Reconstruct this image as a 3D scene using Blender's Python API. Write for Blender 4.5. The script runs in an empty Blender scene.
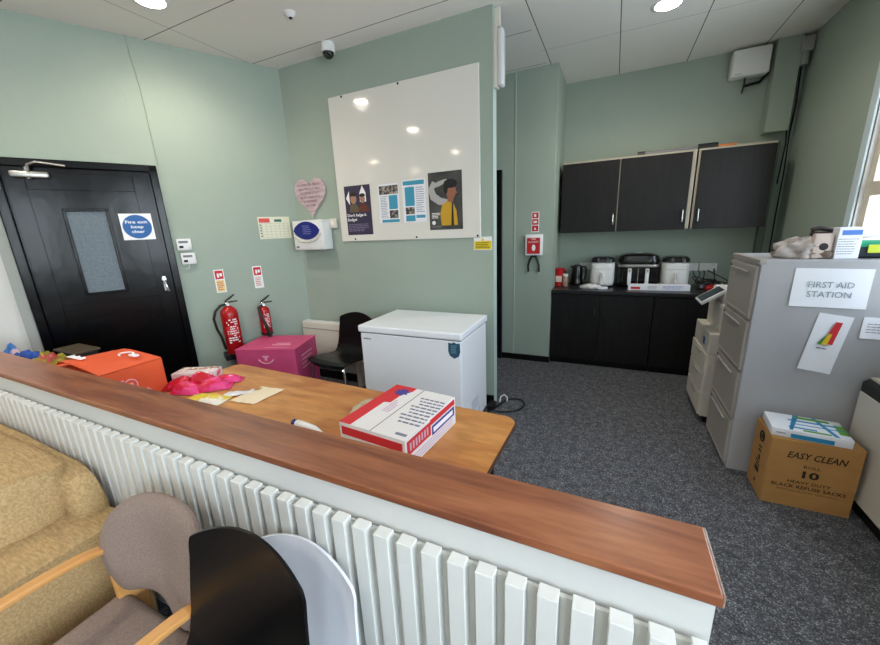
import bpy, bmesh, math, random
from math import pi, sin, cos, radians, atan2, hypot, sqrt
from mathutils import Vector, Matrix, noise
random.seed(7)
S = bpy.context.scene
COL = S.collection

# ---------------------------------------------------------------- camera
F_PX, PITCH, ROLL, YAW, CAM_H = 364.6, radians(14.34), radians(-2.397), radians(-25.382), 1.6
Fv = Vector((sin(YAW)*cos(PITCH), cos(YAW)*cos(PITCH), -sin(PITCH)))
Rv = Vector((cos(YAW), -sin(YAW), 0)); Uv = Rv.cross(Fv)
Rc = cos(ROLL)*Rv + sin(ROLL)*Uv
Uc = -sin(ROLL)*Rv + cos(ROLL)*Uv
cam = bpy.data.cameras.new('camera'); camo = bpy.data.objects.new('camera', cam); COL.objects.link(camo)
cam.sensor_fit = 'HORIZONTAL'; cam.sensor_width = 36.0; cam.lens = F_PX/880*36.0
cam.clip_start = 0.03; cam.clip_end = 200
M4 = Matrix.Identity(4)
for i in range(3):
    M4[i][0] = Rc[i]; M4[i][1] = Uc[i]; M4[i][2] = -Fv[i]
M4[2][3] = CAM_H
camo.matrix_world = M4
S.camera = camo

# ---------------------------------------------------------------- world, daylight, exposure
S.view_settings.view_transform = 'Standard'; S.view_settings.look = 'None'
S.view_settings.gamma = 1.0; S.view_settings.use_curve_mapping = False
S.view_settings.exposure = 0.85
W = bpy.data.worlds.new('world'); S.world = W; W.use_nodes = True
wn = W.node_tree; wbg = wn.nodes['Background']
sky = wn.nodes.new('ShaderNodeTexSky'); sky.sky_type = 'NISHITA'; sky.sun_disc = False
sky.sun_elevation = radians(40); sky.sun_rotation = radians(200)
wn.links.new(sky.outputs[0], wbg.inputs[0]); wbg.inputs[1].default_value = 0.25

def area(name, loc, size, sizey, power, color, direction):
    l = bpy.data.lights.new(name, 'AREA'); l.shape = 'RECTANGLE'; l.size = size; l.size_y = sizey
    l.energy = power; l.color = color
    o = bpy.data.objects.new(name, l); COL.objects.link(o); o.location = loc
    o.rotation_euler = Vector(direction).to_track_quat('-Z', 'Z').to_euler()
    return o
DAY = (0.78, 0.89, 1.0)
WIN = [(1.95, 3.60), (-1.55, 0.55), (-3.7, -2.0)]      # windows along the right wall: y range
WZ0, WZ1 = 1.05, 2.62
for k, (a, b) in enumerate(WIN):
    area('window_daylight', (1.86, (a+b)/2, (WZ0+WZ1)/2), b-a, WZ1-WZ0, (34, 105, 90)[k], DAY, (-1, 0, .12))

# ---------------------------------------------------------------- materials
def lin(c):
    return tuple((x/255/12.92 if x/255 <= .04045 else ((x/255+.055)/1.055)**2.4) for x in c) + (1,)
MC = {}
def mat(name, c, rough=.5, metal=0, c2=None, scale=8, stretch=(1,1,1), bump=0, bscale=None, detail=4, lo=.35, hi=.65, coat=0, emit=0, spec=None, distort=0):
    if name in MC: return MC[name]
    m = bpy.data.materials.new(name); m.use_nodes = True; nt = m.node_tree; b = nt.nodes['Principled BSDF']
    b.inputs['Base Color'].default_value = lin(c); b.inputs['Roughness'].default_value = rough; b.inputs['Metallic'].default_value = metal
    if coat: b.inputs['Coat Weight'].default_value = coat; b.inputs['Coat Roughness'].default_value = .15
    if spec is not None: b.inputs['Specular IOR Level'].default_value = spec
    if emit: b.inputs['Emission Color'].default_value = lin(c); b.inputs['Emission Strength'].default_value = emit
    tc = nt.nodes.new('ShaderNodeTexCoord'); mp = nt.nodes.new('ShaderNodeMapping'); mp.inputs['Scale'].default_value = stretch
    nt.links.new(tc.outputs['Object'], mp.inputs[0])
    if c2:
        n = nt.nodes.new('ShaderNodeTexNoise'); n.inputs['Scale'].default_value = scale; n.inputs['Detail'].default_value = detail
        n.inputs['Distortion'].default_value = distort
        r = nt.nodes.new('ShaderNodeValToRGB'); r.color_ramp.elements[0].position = lo; r.color_ramp.elements[1].position = hi
        r.color_ramp.elements[0].color = lin(c); r.color_ramp.elements[1].color = lin(c2)
        nt.links.new(mp.outputs[0], n.inputs['Vector']); nt.links.new(n.outputs['Fac'], r.inputs[0]); nt.links.new(r.outputs[0], b.inputs['Base Color'])
    if bump:
        n = nt.nodes.new('ShaderNodeTexNoise'); n.inputs['Scale'].default_value = bscale or scale; n.inputs['Detail'].default_value = 3
        bp = nt.nodes.new('ShaderNodeBump'); bp.inputs['Strength'].default_value = bump; bp.inputs['Distance'].default_value = .01
        nt.links.new(mp.outputs[0], n.inputs['Vector']); nt.links.new(n.outputs['Fac'], bp.inputs['Height']); nt.links.new(bp.outputs[0], b.inputs['Normal'])
    MC[name] = m
    return m
m_wall = mat('sage_paint', (157,170,157), .75, c2=(153,167,154), scale=2.0, bump=.12, bscale=30)
m_white_wall = mat('white_paint', (206,206,200), .7, c2=(200,200,196), scale=3, bump=.08, bscale=40)
m_black_gloss = mat('black_gloss_paint', (5,5,6), .2, bump=.35, bscale=5, stretch=(1,1,.5), spec=.2)
m_black_trim = mat('black_trim_paint', (7,7,8), .4, spec=.3)
m_white = mat('white_plastic', (226,226,224), .35)
m_cream = mat('cream_plastic', (214,208,194), .45)
m_black = mat('black_plastic', (14,14,15), .4)
m_black_shell = mat('black_chair_plastic', (8,8,9), .3, spec=.3)
m_white_shell = mat('white_chair_plastic', (222,224,230), .35)
m_chrome = mat('chrome', (205,205,205), .15, 1)
m_steel = mat('brushed_steel', (170,168,162), .35, 1)
m_red = mat('red_enamel', (170,16,22), .25)
m_redflat = mat('red_print', (198,28,34), .6)
m_paper = mat('white_paper', (232,234,240), .8)
m_ink = mat('black_ink', (22,22,24), .7)
m_greyink = mat('grey_ink', (120,122,128), .7)
m_blue = mat('blue_print', (22,92,160), .55)
m_navy = mat('navy_plastic', (26,36,120), .25)
m_whiteink = mat('white_ink', (240,240,240), .6)
m_yellow = mat('yellow_print', (226,200,30), .6)
m_glass_screen = mat('dark_screen', (52,60,72), .12)
m_ceramic = mat('white_gloss_board', (222,219,210), .07)
m_freezer = mat('white_enamel', (234,236,240), .3)
m_cab = mat('grey_cabinet_enamel', (172,172,174), .42, c2=(166,166,170), scale=3)
m_cabfront = mat('taupe_drawer_enamel', (158,152,146), .42)
m_unit = mat('black_wood_laminate', (17,16,17), .42, spec=.3, c2=(25,23,23), scale=30, stretch=(1,1,.08), lo=.4, hi=.6)
m_worktop = mat('black_worktop', (24,24,27), .3)
m_carcass = mat('pale_birch_carcass', (176,168,150), .5)
m_card = mat('brown_cardboard', (184,136,78), .8, c2=(176,128,72), scale=6, stretch=(1,1,3))
m_orange = mat('orange_card', (224,90,44), .55, c2=(214,82,40), scale=5)
m_pink = mat('pink_card', (208,78,126), .55, c2=(200,70,118), scale=5)
m_pinkprint = mat('pink_print', (238,170,190), .6)
m_fabric = mat('greige_fabric', (146,128,118), .95, c2=(132,115,106), scale=180, bump=.3, bscale=300)
m_sofa = mat('tan_woven_upholstery', (192,162,116), .95, c2=(164,136,92), scale=130, stretch=(.22,1,1), bump=.3, bscale=200, detail=6)
m_armwood = mat('beech_wood', (214,158,92), .4, c2=(200,142,78), scale=14, stretch=(1,.15,1))
m_tape = mat('brown_tape', (150,140,120), .3)

def wood(name, a, b, c, along=0, rough=.3, sc=1.0, coat=.25, cross=10):
    m = bpy.data.materials.new(name); m.use_nodes = True; nt = m.node_tree; bs = nt.nodes['Principled BSDF']
    tc = nt.nodes.new('ShaderNodeTexCoord'); mp = nt.nodes.new('ShaderNodeMapping')
    st = [cross*sc]*3; st[along] = 1.1*sc; mp.inputs['Scale'].default_value = st
    n = nt.nodes.new('ShaderNodeTexNoise'); n.inputs['Scale'].default_value = 1.5; n.inputs['Detail'].default_value = 6; n.inputs['Distortion'].default_value = 1.4
    r = nt.nodes.new('ShaderNodeValToRGB'); e = r.color_ramp.elements
    e[0].position = .3; e[0].color = lin(a); e[1].position = .72; e[1].color = lin(c); k = e.new(.5); k.color = lin(b)
    fi = nt.nodes.new('ShaderNodeTexNoise'); fi.inputs['Scale'].default_value = 9; fi.inputs['Detail'].default_value = 4
    mx = nt.nodes.new('ShaderNodeMix'); mx.data_type = 'RGBA'; mx.blend_type = 'MULTIPLY'
    r2 = nt.nodes.new('ShaderNodeValToRGB'); r2.color_ramp.elements[0].color = (.62,.55,.5,1); r2.color_ramp.elements[0].position=.35; r2.color_ramp.elements[1].position=.6
    L = nt.links.new
    L(tc.outputs['Object'], mp.inputs[0]); L(mp.outputs[0], n.inputs['Vector']); L(mp.outputs[0], fi.inputs['Vector'])
    L(n.outputs['Fac'], r.inputs[0]); L(fi.outputs['Fac'], r2.inputs[0]); mx.inputs[0].default_value = .45
    L(r.outputs[0], mx.inputs[6]); L(r2.outputs[0], mx.inputs[7]); L(mx.outputs[2], bs.inputs['Base Color'])
    bs.inputs['Roughness'].default_value = rough; bs.inputs['Coat Weight'].default_value = coat; bs.inputs['Coat Roughness'].default_value = .2
    MC[name] = m; return m
m_mahog = wood('mahogany_cap', (114,62,40), (142,84,54), (164,104,69), 0, .36, 1.0, .15)
m_tablewood = wood('oak_veneer', (176,104,46), (200,136,70), (216,154,86), 0, .33, .8, .2, 5)

def carpet():
    m = bpy.data.materials.new('speckled_carpet'); m.use_nodes = True; nt = m.node_tree; b = nt.nodes['Principled BSDF']; L = nt.links.new
    tc = nt.nodes.new('ShaderNodeTexCoord')
    v = nt.nodes.new('ShaderNodeTexVoronoi'); v.inputs['Scale'].default_value = 210
    sp = nt.nodes.new('ShaderNodeSeparateColor'); r = nt.nodes.new('ShaderNodeValToRGB'); e = r.color_ramp.elements
    e[0].position = 0; e[0].color = lin((68,68,72)); e[1].position = 1; e[1].color = lin((160,162,168))
    for p, c in ((.5,(90,91,95)), (.8,(106,107,112)), (.92,(136,138,142))): k = e.new(p); k.color = lin(c)
    L(tc.outputs['Object'], v.inputs['Vector']); L(v.outputs['Color'], sp.inputs[0]); L(sp.outputs[0], r.inputs[0])
    n = nt.nodes.new('ShaderNodeTexNoise'); n.inputs['Scale'].default_value = 22; n.inputs['Detail'].default_value = 5; L(tc.outputs['Object'], n.inputs['Vector'])
    r2 = nt.nodes.new('ShaderNodeValToRGB'); r2.color_ramp.elements[0].color = (.72,.72,.74,1); r2.color_ramp.elements[1].color = (1.15,1.15,1.15,1)
    r2.color_ramp.elements[0].position = .35; r2.color_ramp.elements[1].position = .65; L(n.outputs['Fac'], r2.inputs[0])
    mx = nt.nodes.new('ShaderNodeMix'); mx.data_type = 'RGBA'; mx.blend_type = 'MULTIPLY'; mx.inputs[0].default_value = 1
    L(r.outputs[0], mx.inputs[6]); L(r2.outputs[0], mx.inputs[7]); L(mx.outputs[2], b.inputs['Base Color'])
    b.inputs['Roughness'].default_value = .95; b.inputs['Specular IOR Level'].default_value = .15
    bp = nt.nodes.new('ShaderNodeBump'); bp.inputs['Strength'].default_value = .5; bp.inputs['Distance'].default_value = .004
    L(v.outputs['Distance'], bp.inputs['Height']); L(bp.outputs[0], b.inputs['Normal'])
    return m
m_carpet = carpet()

def ceiling_mat():
    m = bpy.data.materials.new('ceiling_board'); m.use_nodes = True; nt = m.node_tree; b = nt.nodes['Principled BSDF']; L = nt.links.new
    tc = nt.nodes.new('ShaderNodeTexCoord'); s = nt.nodes.new('ShaderNodeSeparateXYZ'); L(tc.outputs['Object'], s.inputs[0])
    def ma(op, a, bb=None):
        n = nt.nodes.new('ShaderNodeMath'); n.operation = op
        for i, x in enumerate((a, bb)):
            if x is None: continue
            if isinstance(x, (int, float)): n.inputs[i].default_value = x
            else: L(x, n.inputs[i])
        return n.outputs[0]
    def line(coord, off, per, w):
        t = ma('DIVIDE', ma('SUBTRACT', coord, off), per)
        t = ma('ABSOLUTE', ma('SUBTRACT', ma('FRACT', ma('ADD', t, .5)), .5))
        return ma('LESS_THAN', t, w/per)
    right = ma('GREATER_THAN', s.outputs[0], -.72)
    left = ma('SUBTRACT', 1.0, right)
    lr = ma('MAXIMUM', line(s.outputs[0], -.68, .6175, .0035), line(s.outputs[1], 3.93, 2.44, .0014))
    ll = ma('MAXIMUM', line(s.outputs[1], 2.09, .71, .0035), line(s.outputs[0], -3.15, 2.47, .002))
    tot = ma('ADD', ma('MULTIPLY', lr, right), ma('MULTIPLY', ll, left))
    mx = nt.nodes.new('ShaderNodeMix'); mx.data_type = 'RGBA'; L(tot, mx.inputs[0])
    mx.inputs[6].default_value = lin((236,232,224)); mx.inputs[7].default_value = lin((70,66,62)); L(mx.outputs[2], b.inputs['Base Color'])
    b.inputs['Roughness'].default_value = .8
    n = nt.nodes.new('ShaderNodeTexNoise'); n.inputs['Scale'].default_value = 60; L(tc.outputs['Object'], n.inputs['Vector'])
    bp = nt.nodes.new('ShaderNodeBump'); bp.inputs['Strength'].default_value = .12; bp.inputs['Distance'].default_value = .01
    L(n.outputs['Fac'], bp.inputs['Height']); L(bp.outputs[0], b.inputs['Normal'])
    return m
m_ceiling = ceiling_mat()

def pane_mat():
    m = bpy.data.materials.new('window_glass'); m.use_nodes = True; nt = m.node_tree; nt.nodes.clear()
    o = nt.nodes.new('ShaderNodeOutputMaterial'); t = nt.nodes.new('ShaderNodeBsdfTransparent'); g = nt.nodes.new('ShaderNodeBsdfGlossy')
    g.inputs['Roughness'].default_value = .02; mx = nt.nodes.new('ShaderNodeMixShader'); mx.inputs[0].default_value = .06
    nt.links.new(t.outputs[0], mx.inputs[1]); nt.links.new(g.outputs[0], mx.inputs[2]); nt.links.new(mx.outputs[0], o.inputs[0]); return m
m_pane = pane_mat()
def clear_plastic():
    m = bpy.data.materials.new('clear_plastic'); m.use_nodes = True; nt = m.node_tree; nt.nodes.clear()
    o = nt.nodes.new('ShaderNodeOutputMaterial'); t = nt.nodes.new('ShaderNodeBsdfTransparent'); g = nt.nodes.new('ShaderNodeBsdfPrincipled')
    g.inputs['Base Color'].default_value = (.75,.78,.8,1); g.inputs['Roughness'].default_value = .15; mx = nt.nodes.new('ShaderNodeMixShader'); mx.inputs[0].default_value = .5
    nt.links.new(t.outputs[0], mx.inputs[1]); nt.links.new(g.outputs[0], mx.inputs[2]); nt.links.new(mx.outputs[0], o.inputs[0]); return m
m_clear = clear_plastic()

# ---------------------------------------------------------------- mesh helpers
class MB:
    def __init__(s): s.bm = bmesh.new()
    def _add(s, fn, bevel=0, seg=2):
        t = bmesh.new(); fn(t)
        if bevel:
            bmesh.ops.bevel(t, geom=[e for e in t.edges], offset=bevel, segments=seg, profile=.5, affect='EDGES', clamp_overlap=True)
        me = bpy.data.meshes.new('t'); t.to_mesh(me); t.free(); s.bm.from_mesh(me); bpy.data.meshes.remove(me); return s
    def box(s, x0, x1, y0, y1, z0, z1, bevel=0, seg=2, M=None):
        def f(t):
            bmesh.ops.create_cube(t, size=1)
            for v in t.verts: v.co = Vector(((x0+x1)/2+v.co.x*(x1-x0), (y0+y1)/2+v.co.y*(y1-y0), (z0+z1)/2+v.co.z*(z1-z0)))
            if M is not None and not bevel: t.transform(M)
        s._add(f, bevel, seg)
        if M is not None and bevel:
            n = 0
        return s
    def cyl(s, p0, p1, r0, r1=None, seg=20, cap=True):
        r1 = r0 if r1 is None else r1; p0 = Vector(p0); p1 = Vector(p1); d = p1-p0
        q = d.to_track_quat('Z', 'Y').to_matrix().to_4x4()
        def f(t):
            bmesh.ops.create_cone(t, cap_ends=cap, segments=seg, radius1=r0, radius2=r1, depth=d.length)
            t.transform(Matrix.Translation((p0+p1)/2) @ q)
        return s._add(f)
    def lathe(s, prof, loc=(0,0,0), seg=28, M=None):
        def f(t):
            rings = []
            for r, z in prof:
                if r < 1e-5: rings.append([t.verts.new((0,0,z))])
                else: rings.append([t.verts.new((r*cos(2*pi*k/seg), r*sin(2*pi*k/seg), z)) for k in range(seg)])
            for a, b in zip(rings, rings[1:]):
                for k in range(seg):
                    k2 = (k+1) % seg
                    if len(a) == 1 and len(b) == 1: continue
                    if len(a) == 1: t.faces.new((a[0], b[k2], b[k]))
                    elif len(b) == 1: t.faces.new((a[k], a[k2], b[0]))
                    else: t.faces.new((a[k], a[k2], b[k2], b[k]))
            if M is not None: t.transform(M)
            t.transform(Matrix.Translation(loc))
            bmesh.ops.recalc_face_normals(t, faces=t.faces)
        return s._add(f)
    def sphere(s, c, r, sc=(1,1,1), seg=20):
        def f(t):
            bmesh.ops.create_uvsphere(t, u_segments=seg, v_segments=seg//2+2, radius=r)
            t.transform(Matrix.Translation(c) @ Matrix.Diagonal((*sc, 1)))
        return s._add(f)
    def tube(s, pts, r, seg=10, closed=False):
        pts = [Vector(p) for p in pts]
        def f(t):
            rings = []; n = len(pts); prev = None
            for i, p in enumerate(pts):
                d = (pts[min(i+1, n-1)]-pts[max(i-1, 0)]).normalized()
                if prev is None: a = d.orthogonal().normalized()
                else: a = (prev-d*prev.dot(d)); a = a.normalized() if a.length > 1e-6 else d.orthogonal().normalized()
                prev = a; b = d.cross(a)
                rr = r[i] if isinstance(r, (list, tuple)) else r
                rings.append([t.verts.new(p+rr*(a*cos(2*pi*k/seg)+b*sin(2*pi*k/seg))) for k in range(seg)])
            for a, b in zip(rings, rings[1:]):
                for k in range(seg): t.faces.new((a[k], a[(k+1)%seg], b[(k+1)%seg], b[k]))
            t.faces.new(rings[0][::-1]); t.faces.new(rings[-1])
            bmesh.ops.recalc_face_normals(t, faces=t.faces)
        return s._add(f)
    def prism(s, poly, y0, y1, axis='y', bevel=0):
        """poly in (x,z) extruded y0..y1; axis 'z': poly in (x,y) extruded in z; axis 'x': poly in (y,z) extruded in x"""
        def P(a, b, c):
            return {'y': (a, c, b), 'z': (a, b, c), 'x': (c, a, b)}[axis]
        def f(t):
            A = [t.verts.new(P(a, b, y0)) for a, b in poly]; B = [t.verts.new(P(a, b, y1)) for a, b in poly]
            t.faces.new(A); t.faces.new(B[::-1]); n = len(poly)
            for k in range(n): t.faces.new((A[k], B[k], B[(k+1)%n], A[(k+1)%n]))
            bmesh.ops.recalc_face_normals(t, faces=t.faces)
        return s._add(f, bevel)
    def grid(s, fn, nu, nv, thick=0):
        def f(t):
            G = [[t.verts.new(fn(i/(nu-1), j/(nv-1))) for j in range(nv)] for i in range(nu)]
            for i in range(nu-1):
                for j in range(nv-1): t.faces.new((G[i][j], G[i+1][j], G[i+1][j+1], G[i][j+1]))
            if thick:
                bmesh.ops.recalc_face_normals(t, faces=t.faces)
                bmesh.ops.solidify(t, geom=list(t.faces), thickness=thick)
        return s._add(f)
    def xf(s, M): s.bm.transform(M); return s
    def build(s, name, m, parent=None, smooth=False, bevel=0, bseg=2, subsurf=0):
        me = bpy.data.meshes.new(name); s.bm.to_mesh(me); s.bm.free()
        o = bpy.data.objects.new(name, me); COL.objects.link(o); me.materials.append(m)
        if parent is not None: o.parent = parent
        if smooth:
            me.polygons.foreach_set('use_smooth', [True]*len(me.polygons))
            try: me.set_sharp_from_angle(angle=radians(38))
            except Exception: pass
        if bevel:
            md = o.modifiers.new('bevel', 'BEVEL'); md.width = bevel; md.segments = bseg; md.limit_method = 'ANGLE'; md.angle_limit = radians(40)
        if subsurf:
            md = o.modifiers.new('sub', 'SUBSURF'); md.levels = subsurf; md.render_levels = subsurf
        return o

def thing(name, label, cat, loc=(0,0,0), rz=0, group=None):
    o = bpy.data.objects.new(name, None); COL.objects.link(o); o.empty_display_size = .1
    o.location = loc; o.rotation_euler = (0, 0, rz); o['label'] = label; o['category'] = cat
    if group: o['group'] = group
    return o
def tag(o, label, cat, group=None):
    o['label'] = label; o['category'] = cat
    if group: o['group'] = group
    return o
def struct(o): o['kind'] = 'structure'; return o
def dup(root, loc, rz, label, group=None):
    r = root.copy(); COL.objects.link(r); r.location = loc; r.rotation_euler = (0,0,rz); r['label'] = label
    if group: r['group'] = group
    for ch in list(root.children):
        c = ch.copy(); COL.objects.link(c); c.parent = r
        for g in list(ch.children):
            d = g.copy(); COL.objects.link(d); d.parent = c
    return r

def text(body, h, m, parent, x=0, y=0, z=0, w=None, align='CENTER', rot=(pi/2,0,0), name='lettering', bold=0, shear=0, depth=.0006):
    """lettering standing in the local XZ plane, facing -Y; h cap height; w fits the width"""
    c = bpy.data.curves.new(name, 'FONT'); c.body = body; c.size = 1; c.align_x = align; c.align_y = 'CENTER'; c.shear = shear
    c.offset = bold; c.resolution_u = 2; c.space_line = 1.15
    o = bpy.data.objects.new('tmp', c); COL.objects.link(o)
    dg = bpy.context.evaluated_depsgraph_get(); me = bpy.data.meshes.new_from_object(o.evaluated_get(dg)); me.name = name
    COL.objects.unlink(o); bpy.data.objects.remove(o); bpy.data.curves.remove(c)
    if not me.vertices: return None
    xs = [v.co.x for v in me.vertices]; ys = [v.co.y for v in me.vertices]
    n = body.count('\n')+1
    cx, cy = (min(xs)+max(xs))/2, (min(ys)+max(ys))/2
    sy = h/(.72 if n == 1 else (max(ys)-min(ys))); sx = (w/(max(xs)-min(xs))) if w else sy
    ox = {'CENTER': cx, 'LEFT': min(xs), 'RIGHT': max(xs)}[align]
    for v in me.vertices: v.co = Vector(((v.co.x-ox)*sx, (v.co.y-cy)*sy, 0))
    from mathutils import Euler
    me.transform(Matrix.Translation((x, y, z)) @ Euler(rot).to_matrix().to_4x4())
    me.materials.append(m)
    o = bpy.data.objects.new(name, me); COL.objects.link(o); o.parent = parent
    return o
def bars(parent, m, x0, x1, z0, z1, n, y, name='small_print', seed=0, fill=.5, ragged=.3):
    r = random.Random(seed); b = MB(); p = (z1-z0)/n
    for k in range(n):
        z = z1-(k+.5)*p; x = x0; end = x1-(x1-x0)*ragged*r.random()
        while x < end:
            w = (x1-x0)*r.uniform(.06, .2); e = min(x+w, end)
            b.box(x, e, y-.0004, y, z-p*fill/2, z+p*fill/2); x = e+(x1-x0)*.025
    return b.build(name, m, parent)

RW = radians(63.35)                                   # heading of the slanted door wall
C0 = Vector((-3.03, 3.0, 0)); DW = Vector((-.4486, -.8937, 0)); NW = Vector((.8937, -.4486, 0))
def wl(s, z=0, off=0.0):
    p = C0+DW*s+NW*off; return (p.x, p.y, z)

# ---------------------------------------------------------------- structure
CE = 3.15
struct(MB().box(-7.2, 1.9, -4.4, 5.1, -.1, 0).build('floor', m_carpet))
struct(MB().box(-7.2, 1.9, -4.4, 5.1, CE, CE+.1).build('ceiling', m_ceiling))
# slanted door wall, green as far as the door then white
def slab(s0, s1, t=.15, z0=0, z1=CE, off=0):
    a = C0+DW*s0+NW*off; b = C0+DW*s1+NW*off; c = b-NW*t; d = a-NW*t
    return MB().prism([(p.x, p.y) for p in (a, b, c, d)], z0, z1, 'z')
struct(slab(-.12, 2.135).build('wall_left', m_wall))
struct(slab(2.135, 8.4).build('wall_left_white', m_white_wall))
struct(slab(2.075, 2.135, .02, 0, 2.21, .022).build('trim_1', mat('grey_trim_paint', (150,154,148), .6)))
struct(MB().box(-3.4, -.9, 3.0, 3.085, 0, CE).build('wall_board', m_wall))
struct(MB().box(-3.4, -.605, 4.27, 5.08, 0, CE).build('wall_pillar', m_wall, bevel=.004))
struct(MB().box(-.605, 1.7, 4.93, 5.08, 0, CE).build('wall_back', m_wall))
struct(MB().box(-2.75, -2.6, 3.085, 4.27, 0, CE).build('wall_passage_stop', m_wall))  # unseen end wall, added to keep light from leaking in through the passage
struct(MB().box(-7.2, 1.7, -4.35, -4.2, 0, CE).build('wall_front', m_white_wall))
wr = MB(); XR = 1.5
ys = [-4.35]
for a, b in sorted(WIN): ys += [a, b]
ys.append(5.08)
for k in range(0, len(ys), 2): wr.box(XR, XR+.2, ys[k], ys[k+1], 0, CE)
for a, b in WIN:
    wr.box(XR, XR+.2, a, b, 0, WZ0); wr.box(XR, XR+.2, a, b, WZ1, CE)
struct(wr.build('wall_right', m_wall))
m_winframe = mat('cream_window_frame', (214,204,186), .45); m_winblue = mat('pale_blue_paint', (206,222,226), .45)
for k, (a, b) in enumerate(WIN):
    f = struct(MB().box(XR-.012, XR+.012, a-.055, a, WZ0-.05, WZ1+.05).box(XR-.012, XR+.012, b, b+.075, WZ0-.05, WZ1+.05)
        .box(XR-.012, XR+.012, a-.055, b+.055, WZ1, WZ1+.055).box(XR-.04, XR+.05, a-.07, b+.07, WZ0-.05, WZ0).build('window_%d' % (k+1), m_winblue, bevel=.004))
    MB().box(XR+.005, XR+.19, b-.012, b, WZ0, WZ1).box(XR+.005, XR+.19, a, a+.012, WZ0, WZ1).box(XR+.005, XR+.19, a, b, WZ1-.012, WZ1).box(XR+.005, XR+.19, a, b, WZ0, WZ0+.012).build('reveal_lining', m_white, f)
    fr = MB()
    for y0, y1 in ((a, a+.07), (b-.07, b), ((a+b)/2-.04, (a+b)/2+.04)): fr.box(XR+.03, XR+.09, y0, y1, WZ0, WZ1)
    for z0, z1 in ((WZ0, WZ0+.07), (WZ1-.07, WZ1), (1.70, 1.79)): fr.box(XR+.025, XR+.095, a, b, z0, z1)
    fr.build('window_frame', m_winframe, f, bevel=.004)
    MB().box(XR+.058, XR+.062, a+.05, b-.05, WZ0+.05, WZ1-.05).build('pane', m_pane, f)
# baseboards and battens
bb = MB().box(-1.24, -.60, 4.25, 4.27, 0, .07)
struct(bb.build('baseboard_pillar', m_black_trim, bevel=.003))
struct(slab(-.02, 1.10, .015, 0, .09, .015).build('baseboard_left', m_black_trim))
struct(MB().box(-3.03, -.9, 2.985, 3.0, 0, .09).build('baseboard_board', m_black_trim))
struct(MB().box(-1.035, -1.025, 4.264, 4.27, .07, CE).build('trim_2', mat('pale_sage_batten', (178,194,184), .6)))
struct(MB().box(-.901, -.899, 2.998, 3.087, 0, CE).build('trim_3', mat('pale_wall_end', (178,196,190), .55)))  # paler tone laid over the end face of the board wall
# passage door, dark
d2 = struct(MB().box(-2.15, -1.24, 4.235, 4.27, 0, 2.2).build('door_2', m_black_trim))
MB().box(-1.24, -1.175, 4.225, 4.27, 0, 2.21).build('door_frame', m_black_trim, d2)
# boxed pipe in the corner + pipes
struct(MB().box(1.24, 1.42, 4.80, 4.93, 2.37, CE).build('trim_4', m_wall, bevel=.003))
struct(MB().tube([(1.47,4.88,3.12),(1.455,4.88,2.95),(1.47,4.89,2.6),(1.46,4.89,2.35),(1.47,4.89,2.0),(1.465,4.89,1.6),(1.47,4.89,.9)], .006)
       .tube([(1.43,4.85,3.1),(1.435,4.86,2.8),(1.425,4.86,2.4),(1.44,4.87,2.25),(1.43,4.88,1.9)], .006).build('trim_5', m_black_trim, smooth=True))
struct(MB().box(1.40,1.49,4.76,4.86,3.0,3.12,.01).cyl((1.45,4.81,2.9),(1.45,4.81,3.0),.03).build('trim_6', mat('grey_conduit', (150,152,146), .5)))
struct(MB().box(1.34, 1.40, 4.86, 4.93, .9, 2.30).build('trim_7', mat('grey_green_pipe', (96,108,98), .6), bevel=.01))

# ---- low partition wall with wooden cap
pw = struct(MB().box(-4.6, .20, .62, .745, 0, .976).build('wall_partition', m_white_wall))
cap = struct(MB().box(-4.62, .205, .605, .765, .976, 1.0).build('trim_8', m_mahog, bevel=.004))
MB().box(.205, .2075, .607, .763, .977, .999).build('chipped_end_edging', mat('bare_edging', (196,184,168), .7, c2=(120,70,48), scale=25), cap)

# ---- fire exit door
door = struct(MB().box(-.42, .42, -.012, .0, .01, 2.155).build('door_1', m_black_gloss, bevel=.002))
door.location = wl(1.595, 0, .002); door.rotation_euler = (0,0,RW)
fr = MB().box(-.475, -.42, -.04, .01, 0, 2.21).box(.42, .475, -.04, .01, 0, 2.21).box(-.475, .475, -.04, .01, 2.155, 2.21)
fr.build('door_frame', m_black_gloss, door, bevel=.006)
rails = MB()
for x in (-.36, .35): rails.box(x-.05, x+.05, -.0165, -.012, .05, 2.12)
for z in (.12, 1.08, 2.06): rails.box(-.309, .299, -.0165, -.012, z-.06, z+.06)
rails.build('rail', m_black_gloss, door, bevel=.004)
vp = MB().box(-.162,-.142,-.034,-.012,1.20,1.865).box(.085,.105,-.034,-.012,1.20,1.865).box(-.162,.105,-.034,-.012,1.845,1.865).box(-.162,.105,-.034,-.012,1.20,1.22)
vp.build('vision_panel_frame', m_black_gloss, door, bevel=.004)
MB().box(-.142,.085,-.018,-.013,1.22,1.845).build('vision_panel', mat('wired_glass', (92,104,112), .25, c2=(80,92,100), scale=60, bump=.3, bscale=160), door)
cl = MB().box(-.37,-.17,-.075,-.017,2.075,2.12,.012).build('door_closer', m_steel, door, smooth=True)
MB().tube([(-.27,-.08,2.12),(-.265,-.085,2.16),(-.22,-.09,2.18),(-.07,-.10,2.16)], .009).cyl((-.28,-.05,2.07),(-.28,-.05,2.15),.014).build('closer_arm', m_steel, cl, smooth=True)
h = MB().box(.347,.373,-.03,-.016,1.17,1.30,.004).build('handle', m_chrome, door)
MB().tube([(.36,-.03,1.26),(.36,-.065,1.26),(.36,-.07,1.25),(.368,-.07,1.20),(.375,-.068,1.17)], .009).cyl((.36,-.045,1.275),(.36,-.028,1.275),.016).build('lever', m_chrome, h, smooth=True)
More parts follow.
